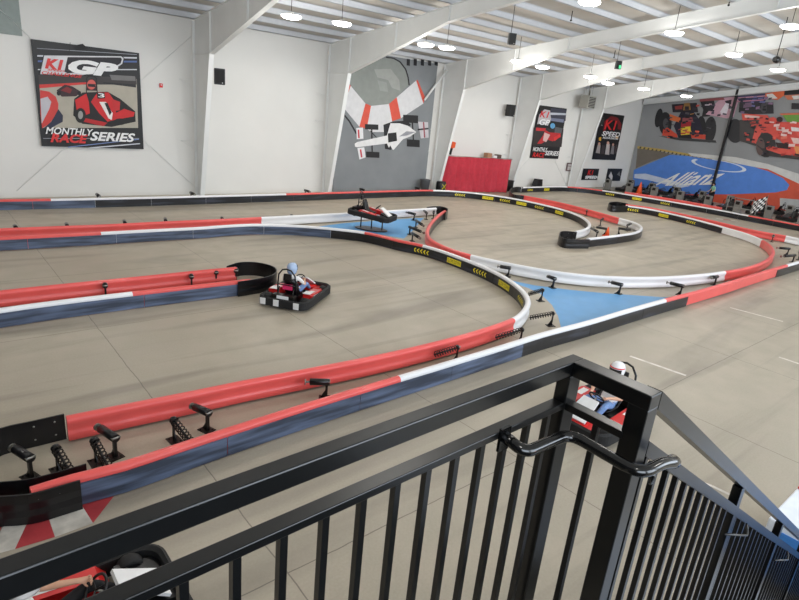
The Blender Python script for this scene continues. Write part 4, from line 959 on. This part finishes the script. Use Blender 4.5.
def bits(n, x0, y0, x1, y1, cols, sz):
    for _ in range(n):
        X, Y, w_, h_ = rd.uniform(x0, x1), rd.uniform(y0, y1), rd.uniform(.4, 1) * sz, rd.uniform(.15, .45) * sz; sk = rd.uniform(-.5, .5) * h_
        a.p([(X, Y), (X + w_, Y + sk), (X + w_ * .9, Y + sk + h_), (X - 2, Y + h_)], rd.choice(cols))
DK = [(30, 28, 36), (52, 48, 60), (24, 24, 28), (84, 80, 88)]
bits(26, 170, 222, 290, 370, DK + [(190, 70, 60), (214, 150, 70), (150, 60, 70)], 26); bits(14, 110, 280, 160, 360, DK, 16); bits(10, 320, 300, 366, 390, DK, 16); bits(8, 120, 352, 320, 390, [(226, 96, 70), (180, 60, 50), (40, 36, 44)], 24)
bits(16, 310, 205, 470, 275, [(206, 164, 180), (90, 80, 96), (230, 220, 232), (50, 46, 56)], 26); bits(22, 490, 182, 655, 262, DK + [(140, 110, 140), (110, 110, 160)], 30)
bits(30, 520, 285, 640, 410, DK + [(150, 60, 56), (196, 80, 72)], 24); bits(36, 650, 300, 860, 480, [(196, 62, 56), (232, 120, 100), (150, 40, 44), (236, 200, 196), (60, 40, 44), (226, 96, 84)], 34); bits(12, 600, 390, 665, 470, DK, 20)
a.build('printed_picture', root, NX)
lt = text_fit('lettering', 'Allianz', (0, 0, 0), (1, 0, 0), (0, 1, 0), 1, 1, M['whitep'], root, bold=.02)
P00, P10, P01 = (130, 528), (330, 518), (40, 470)
for v in lt.data.vertices:
    u, t_ = v.co.x, v.co.y
    X = 195 + u * 170 + (1 - t_) * 0 - t_ * 0 + (t_ - .5) * 200 * -0 ; 
    # lettering lies on the run-off, leaning back to the right
    X = 60 + 300 * u + 110 * (t_) * .9 - 0; Y = 532 - 62 * t_ + (-8 - 22 * t_) * u + 0
    q = f4(X, Y); v.co = q + Vector((-.075, 0, 0))
lt.location = (0, 0, 0)
b = MB(); y_ = xp(725, 140, 53.0).y; b.box((52.86, y_ - .09, 0), (53.05, y_ + .09, roof(y_))); tag(b.build('wall_post', Bk), 'thin black post standing in front of the far mural from floor to roof', 'post')

# curtain
root = empty('curtain', (27.85, 27.98, 0), 'bright red cloth curtain screening off a corner beside the grey mural', 'curtain')
b = MB(); n = 90; L = 5.8; cols = []
for i in range(n + 1):
    u = i / n; x = u * L - .35; wv = .06 * math.sin(u * 70) + .04 * math.sin(u * 31 + 1)
    yb = -u * .95
    sag = -.03 * abs(math.sin(u * 9))
    cols.append([b.b.verts.new((x + (.0), yb + wv * k2, z)) for z, k2 in ((.05, 1.6), (1.2, 1.1), (2.42 + sag, .5))])
for A, B_ in zip(cols, cols[1:]):
    for j in range(2): f_ = b.b.faces.new((A[j], B_[j], B_[j + 1], A[j + 1])); f_.smooth = True
geom = b.b.faces[:]; bmesh.ops.solidify(b.b, geom=geom, thickness=.012)
b.build('cloth', M['curtain'], root)
MB().tube([(-.4, 0, 2.43), (5.5, -.96, 2.43)], .02, 8).build('rod', M['steelraw'], root)
for x in (-.33, 2.5, 5.45): MB().tube([(x, -.164 * (x + .35) + .06, 0), (x, -.164 * (x + .35) + .06, 2.44)], .02, 8).build('pole', M['steelraw'], root)
# storage behind the curtain
rk = empty('storage_rack', (32.6, 28.3, 0), 'metal rack just behind the right end of the red curtain', 'rack')
for dx in (-.9, .9):
    for dy in (-.25, .25): MB().box((dx - .02, dy - .02, 0), (dx + .02, dy + .02, 2.3)).build('upright', M['darksteel'], rk)
for z in (.6, 1.4, 2.28): MB().box((-.92, -.28, z), (.92, .28, z + .03)).build('shelf', M['darksteel'], rk)
for dx, w_, h_, mm, l in ((-.5, .45, .38, 'tanbox', 'small brown cardboard box on the rack above the red curtain'), (.1, .4, .22, 'whitep', 'white box on the rack above the red curtain, right of the cardboard box'), (.6, .35, .3, 'darkbox', 'dark brown box at the right end of the rack above the red curtain')):
    m_ = M.get(mm) or mat(mm, (168, 128, 96) if mm == 'tanbox' else (92, 74, 66), .8)
    b = MB(); b.box((-w_ / 2, -.2, 0), (w_ / 2, .2, h_), bevel=.008); o = b.build('storage_box', m_, loc=(32.6 + dx, 28.3, 2.31)); tag(o, l, 'box')
# orange strap thing on the wall
q = wp(454, 147, 28.6); root = empty('hanging_bag', (q.x, 28.795, q.z), 'orange and black hanging item on the wall above the red curtain', 'hanging item')
b = MB(); b.prism([(-.12, 0, .35), (.22, 0, .30), (.18, 0, -.05), (-.12, 0, -.1)], (0, -.12, 0)); b.build('orange_bag', M['orange'], root)
MB().prism([(-.14, 0, -.08), (.06, 0, -.05), (-.05, 0, -.55), (-.20, 0, -.52)], (0, -.06, 0)).build('black_strap', Bk, root)
# bin and box by the mural
q = fp(422, 190.2, 0); root = empty('waste_bin', (26.1, 28.15, 0), 'round dark grey waste bin at the right foot of the grey mural', 'bin')
MB().lathe([(.26, 0), (.32, .75), (.34, .78)], (0, 0, 0), 'z', 18).build('body', mat('dark_grey_plastic', (84, 86, 90), .6), root); MB().lathe([(.35, .78), (.35, .82), (.2, .86)], (0, 0, 0), 'z', 18).build('rim', mat('dark_grey_plastic', (84, 86, 90), .6), root)
root = empty('warning_drum', (27.0, 27.55, 0), 'black drum with yellow cross marking next to the grey waste bin', 'drum')
MB().lathe([(.30, 0), (.33, .1), (.33, .72), (.28, .80)], (0, 0, 0), 'z', 18).build('body', Bk, root)
b = MB()
for s in (1, -1): b.beam((-.2, -.345, .48 - s * .17), (.12, -.345, .48 + s * .17), .06, .01, up=(0, 0, 1))
b.build('yellow_cross', M['yellow'], root)
# black crates by the start of the far barrier
q = fp(514, 193, 0); root = empty('black_case', (34.35, 27.95, 0), 'black case standing right of the red curtain', 'case')
MB().box((-.35, -.3, 0), (.35, .3, .72), bevel=.03).build('body', Bk, root); MB().box((-.37, -.32, .72), (.37, .32, .80), bevel=.02).build('lid', M['rubber'], root)
q = fp(530, 185.5, 0); root = empty('floor_monitor', (38.2, 28.2, 0), 'small black wedge shaped box on the floor right of the curtain, behind the barrier', 'box')
MB().prism([(-.5, -.3, 0), (.5, -.3, 0), (.35, -.3, .85), (-.1, -.3, .85)], (0, .5, 0)).build('body', Bk, root); MB().box((-.2, -.32, .2), (.2, -.3, .5)).build('grille', M['rubber'], root)

# notice, alarm, heater, speakers, grey panel
q = wp(571, 167, 28.7); root = empty('notice_board', (q.x, 28.72, q.z), 'small grey framed notice board low on the wall between the tall posters', 'notice board')
MB().box((-.62, -.03, -.34), (.62, .02, .34), bevel=.01).build('frame', mat('brown_grey_frame', (104, 84, 84), .6), root)
b = MB()
for i in range(3): b.poly([(-.5 + i * .35, -.035, -.25), (-.2 + i * .35, -.035, -.25), (-.2 + i * .35, -.035, .05), (-.5 + i * .35, -.035, .05)])
b.poly([(-.5, -.035, .10), (.5, -.035, .10), (.5, -.035, .24), (-.5, -.035, .24)]); b.build('paper_notices', mat('paper', (190, 184, 182), .8), root)
q = wp(161, 85.5, 28.76); root = empty('fire_alarm', (q.x, 28.78, q.z), 'tiny red fire alarm on the wall right of the big square poster', 'alarm')
MB().box((-.07, -.06, -.09), (.07, .0, .09), bevel=.01).build('body', M['redp'], root); MB().ball((0, -.06, .03), .03, n=8).build('strobe', M['whitep'], root)
q = wp(8, 18, 28.7); MBp = MB(); MBp.box((2.6, 28.74, 6.4), (4.12, 28.79, 7.75)); tag(MBp.build('wall_panel', mat('grey_green_panel', (142, 152, 148), .6)), 'plain grey green rectangular panel high on the wall at the upper left corner', 'panel')
def speaker(p, rz, label, s=1, tilt=0, hang=0):
    root = empty('loudspeaker', p, label, 'loudspeaker', rz=rz)
    root.scale = (s, s, s)
    MB().box((-.24, -.2, -.35), (.24, .2, .35), bevel=.03).build('cabinet', Bk, root)
    MB().box((-.2, -.21, -.3), (.2, -.2, .3)).build('grille', M['rubber'], root)
    MB().lathe([(.02, -.235), (.02, -.21)], (.12, 0, -.27), 'y', 8).build('badge', M['whitep'], root)
    MB().tube([(0, .2, 0), (0, .42, .05), (0, .45, .5 + hang)] if hang else [(0, .2, 0), (0, .46, 0)], .02, 6).build('bracket', M['darksteel'], root)
q = xp(218.5, 76.5, 11.5); speaker((q.x + .05, q.y, q.z), R(-20), 'black loudspeaker mounted on the first column right of the square poster')
q = wp(510, 110.5, 28.3); speaker((q.x, 28.26, q.z), R(0), 'black loudspeaker on the wall between the red curtain and first tall poster', 1.15)
q = xp(599, 121.5, 43.9); speaker((q.x + .1, q.y, q.z), R(-10), 'black loudspeaker on the column touching the second tall poster')
speaker((19.6, 16.85, 8.18), R(-35), 'black loudspeaker hanging from the roof above the grey mural', .62, hang=2.3)
q = Vector((28.02, 16.91, 8.17)); speaker(q, R(-35), 'black loudspeaker with green light hanging from the roof above the two tall posters', .55, hang=2.6)
b = MB().box((q.x - .17, q.y - .19, q.z - .17), (q.x - .05, q.y - .15, q.z - .02)); 
tag(b.build('indicator_light', mat('green_glow', (40, 200, 110), .5, emit=((.1, .9, .4), .6))), 'small green light on the loudspeaker above the tall posters', 'light')
q = Vector((32.55, 11.39, 8.97)); root = empty('spotlight', (q.x, q.y, q.z), 'small black spotlight hanging under the far right rafter', 'spotlight')
MB().lathe([(.10, -.2), (.16, 0), (.16, .2)], (0, 0, 0), 'x', 12).build('body', Bk, root); MB().tube([(0, 0, .1), (0, 0, roof(q.y) + .25 - q.z)], .02, 6).build('stem', Bk, root)
q = wp(587, 102, 27.9); root = empty('unit_heater', (q.x - .15, 27.75, q.z), 'grey unit heater hung high on the wall left of the second tall poster', 'heater')
MB().box((-.52, -.4, -.48), (.52, .4, .48), bevel=.03).build('casing', mat('heater_grey', (168, 166, 158), .5), root)
b = MB()
for i in range(7): b.box((-.44, -.43, -.4 + i * .115), (.44, -.40, -.34 + i * .115))
b.build('louvres', M['darksteel'], root)
MB().tube([(.2, .1, .45), (.2, .1, 1.6)], .07, 8).build('flue_pipe', M['steelraw'], root)
for s in (-.45, .45): MB().tube([(s, 0, .45), (s, 0, roof(27.75) + .25 - q.z)], .012, 5).build('hanger_rod', M['steelraw'], root)

# ---------------------------------------------------------------- high-bay lamps
def make_lamp():
    root = empty('high_bay_lamp', (0, 0, 0), '', 'ceiling lamp')
    MB().lathe([(.08, .16), (.12, .13), (.30, .07), (.36, .05), (.37, .03)], (0, 0, 0), 'z', 20).build('housing', M['steel'], root)
    MB().lathe([(.0001, -.09), (.18, -.085), (.31, -.06), (.38, -.015), (.39, .04)], (0, 0, 0), 'z', 20).build('diffuser', M['lamp'], root)
    MB().tube([(0, 0, .20), (0, 0, 1.25)], .012, 5).build('hanger', M['darksteel'], root)
    return root
lamp0 = make_lamp(); lamps = []
ld = bpy.data.lights.new('lamp_light', 'POINT'); ld.shadow_soft_size = .3; ld.energy = LAMP_POWER; ld.color = (1, .965, .9)
la = bpy.data.lights.new('lamp_downlight', 'AREA'); la.shape = 'DISK'; la.size = .6; la.energy = 34; la.color = (1, .965, .9)
rows = [([(-2, 21.8), (5.4, 21.8), (12.2, 21.8), (14.3, 21.4), (19.5, 22.0), (20.7, 21.8), (26.0, 21.7), (28.3, 21.8), (33.2, 21.8), (36.3, 22.4), (40.5, 22.1), (46.5, 21.8)], 'left row'),
        ([(-2, 13.5), (5.4, 13.5), (12.6, 13.5), (19.5, 13.4), (26.3, 13.5), (33.1, 13.6), (39.6, 13.6), (46.6, 13.6)], 'second row'), ([(28.9, 9.9)], 'short middle row'),
        ([(-2, 5.5), (5.4, 5.5), (12.6, 5.5), (19.5, 5.5), (33.1, 5.5), (46.6, 5.5)], 'third row'), ([(-2, -3), (12.6, -3), (26, -3), (40, -3)], 'right row')]
cnt = 0; ORD = ('first','second','third','fourth','fifth','sixth','seventh','eighth','ninth','tenth','eleventh','twelfth')
for pts, rn in rows:
    for k, (x, y) in enumerate(pts):
        o = lamp0 if cnt == 0 else copy_tree(lamp0); cnt += 1
        z = roof(y) - 1.0; o.location = (x, y, z)
        o['label'] = 'round white high-bay lamp, %s from the near end in the %s' % (ORD[k], rn)
        l = bpy.data.objects.new('lamp_light', ld); C.objects.link(l); l.location = (x, y, z - .55)
        l = bpy.data.objects.new('lamp_downlight', la); C.objects.link(l); l.location = (x, y, z - .17)
# thin sprinkler heads
for i, (x, y) in enumerate(((20, 20), (24, 17), (30, 15.4), (33, 20), (27, 11.5), (38, 12))):
    b = MB(); b.tube([(0, 0, 0), (0, 0, -.35)], .02, 6); b.lathe([(.02, -.42), (.06, -.38), (.02, -.34)], (0, 0, 0), 'z', 8); o = b.build('sprinkler_head', M['darksteel'], loc=(x, y + .3, roof(y) + .22)); tag(o, 'tiny dark sprinkler head under the roof liner', 'sprinkler', 'sprinkler heads')

# ---------------------------------------------------------------- mezzanine deck and railing
Mr = M['rail']
b = MB(); b.box((-3, -6, 3.05), (1.62, .62, 3.25)); struct(b, 'trim_mezzanine_deck', mat('dark_deck', (30, 30, 32), .8))
rail = empty('guard_railing', (1.66, .93, 3.0), 'black steel guard railing of the landing, two bars and square balusters, in the foreground', 'railing'); inv = Matrix.Translation(-rail.location)
ZT = 4.25
y0, y1 = .908, .955; xa, xb = 1.633, 1.697
lev = inv @ Matrix.Translation((.35, .93, 0)) @ Matrix.Rotation(.0165, 4, 'Z') @ Matrix.Translation((-.35, -.93, 0))
MB().box((-1.2, y0, ZT - .052), (xb - .001, y1, ZT), bevel=.004).build('top_rail', Mr, rail, M=lev)
MB().box((-1.2, y0, ZT - .178), (xa - .01, y1 - .002, ZT - .152), bevel=.003).build('middle_rail', Mr, rail, M=lev)
MB().box((-1.2, y0, 3.03), (xa, y1, 3.07)).build('bottom_rail', Mr, rail, M=lev)
ys = .652
MB().box((xa - .004, ys, ZT - .052), (1.697, .932, ZT + .0005), bevel=.004).build('end_rail', Mr, rail, M=inv)
MB().box((1.624, ys + .06, ZT - .178), (1.669, .93, ZT - .152), bevel=.003).build('end_middle_rail', Mr, rail, M=inv)
MB().box((1.618, .925, 2.9), (1.69, .975, ZT - .05), bevel=.004).build('corner_post', Mr, rail, M=inv)
MB().box((1.629, ys, 2.9), (1.697, ys + .068, ZT - .05), bevel=.004).build('stair_post', Mr, rail, M=inv)
for k in range(24):
    x = .54 + (k - 14) * .1145
    if x > 1.58: break
    MB().box((x - .010, .924, 3.07), (x + .010, .944, ZT - .176)).build('baluster', Mr, rail, M=lev)
MB().box((1.637, .80, 3.0), (1.657, .82, ZT - .176)).build('baluster', Mr, rail, M=inv)
# stair railing
sl = -.632; dd = Vector((1, 0, sl)); 
stair = empty('stair_railing', (1.72, .68, 0), 'black steel railing sloping down along the staircase at lower right', 'railing'); inv = Matrix.Translation(-stair.location)
XE = 7.0
def srail(z_off, h, name):
    zt_ = lambda x: ZT - z_off + (x - 1.699) * sl
    b = MB(); b.prism([(1.699, ys, zt_(1.699)), (XE, ys, zt_(XE)), (XE, ys, zt_(XE) - h), (1.699, ys, zt_(1.699) - h)], (0, .05, 0)); b.build(name, Mr, stair, M=inv); return zt_
t1 = srail(0, .064, 'top_rail'); t2 = srail(.178, .055, 'middle_rail'); t3 = srail(1.02, .05, 'bottom_rail')
posts = [3.02, 4.36, 5.70, 6.97]
for x in posts: MB().box((x - .028, ys + .003, max(0, t3(x) - .25)), (x + .028, ys + .048, t1(x) - .06)).build('post', Mr, stair, M=inv)
x = 1.76
while x < XE - .05:
    if all(abs(x - p) > .045 for p in posts): MB().box((x - .010, ys + .016, t3(x) - .02), (x + .010, ys + .036, t2(x) - .045)).build('baluster', Mr, stair, M=inv)
    x += .1135
# stairs and stringer below the railing
stp = empty('staircase', (1.66, .3, 0), 'black steel staircase with pale treads descending behind the sloping railing', 'staircase'); inv = Matrix.Translation(-stp.location)
n = 18
for k in range(n):
    x = 1.70 + k * .285; z = 3.25 - (k + 1) * 3.25 / (n + 1)
    MB().box((x, -.75, z - .04), (x + .29, .60, z)).build('tread', mat('pale_tread', (196, 204, 216), .5), stp, M=inv)  # tread colour made pale to brighten reflections in the stair railing
for yy in (.605, -.80):
    MB().prism([(1.63, yy, 3.22), (1.63 + .285 * (n + 1), yy, -.02 + .02), (1.63 + .285 * n - .1, yy, 0), (1.63, yy, 2.93)], (0, .04, 0)).build('stringer', Mr, stp, M=inv)
# handrail tube
hr = empty('handrail', (1.3, .9, 0), 'glossy black round handrail bending round the railing corner', 'handrail'); inv = Matrix.Translation(-hr.location)
def fillet(P, r=.05, n=5):
    P = [Vector(p) for p in P]; out = [P[0]]
    for a, b_, c in zip(P, P[1:], P[2:]):
        d1 = (a - b_); d2 = (c - b_); rr = min(r, d1.length * .49, d2.length * .49); s_ = b_ + d1.normalized() * rr; e_ = b_ + d2.normalized() * rr
        for k in range(n + 1):
            t = k / n; out.append(s_ * (1 - t) ** 2 + b_ * 2 * t * (1 - t) + e_ * t * t)
    out.append(P[-1]); return out
HZ = 4.062
P = [(1.292, .915, HZ + .02), (1.30, .84, HZ), (1.522, .832, HZ), (1.512, .580, HZ), (1.64, .576, HZ - .004), (1.72, .566, HZ - .028), (1.785, .60, HZ - .06)]
MB().tube(fillet(P, .055, 6), .0190, 14).build('tube', M['tubeblk'], hr, M=inv)
MB().box((1.27, .912, HZ - .03), (1.315, .922, HZ + .05)).build('bracket', M['tubeblk'], hr, M=inv)
MB().tube(fillet([(1.58, .572, HZ - .015), (1.60, .58, HZ - .07), (1.68, .61, HZ - .085), (1.75, .652, HZ - .09)], .03), .008, 7).build('bracket', M['tubeblk'], hr, M=inv)
# small cable hooks on the stair railing
for i, x in enumerate((3.05, 4.6)):
    z = t2(x) - .12; o = MB().tube(fillet([(x - .18, ys - .01, z + .05), (x, ys - .04, z - .02), (x + .16, ys - .04, z - .1), (x + .2, ys - .01, z - .06)], .05), .006, 6).build('rail_bracket', Mr, hr if 0 else stair, M=Matrix.Translation(-stair.location))

# ---------------------------------------------------------------- counter beyond the stairs
root = empty('track_counter', (9.0, .3, 0), 'white and blue counter block at the lower right beyond the stair railing', 'counter')
q1 = fp(765, 520, .8); q2 = fp(797, 489, .8)
inv = Matrix.Translation((-9.0, -.3, 0))
cw = mat('counter_white', (232, 238, 246), .35); cb = mat('counter_blue', (66, 136, 214), .35)
yk = (q1.y + q2.y) / 2
MB().box((q1.x + .1, yk - 2.3, 0), (q2.x + .6, yk, .8), bevel=.02).build('body', cw, root, M=inv)
MB().box((q1.x + .09, yk - 1.6, .802), (q2.x + .0, yk - .35, .815)).build('blue_top_panel', cb, root, M=inv)
MB().box((q2.x + .02, yk - .3, .802), (q2.x + .4, yk - .01, .83)).build('red_stripe', M['redp'], root, M=inv)
MB().box((q1.x + .085, yk - 2.2, .05), (q1.x + .1, yk - .1, .7)).build('blue_front_panel', cb, root, M=inv)
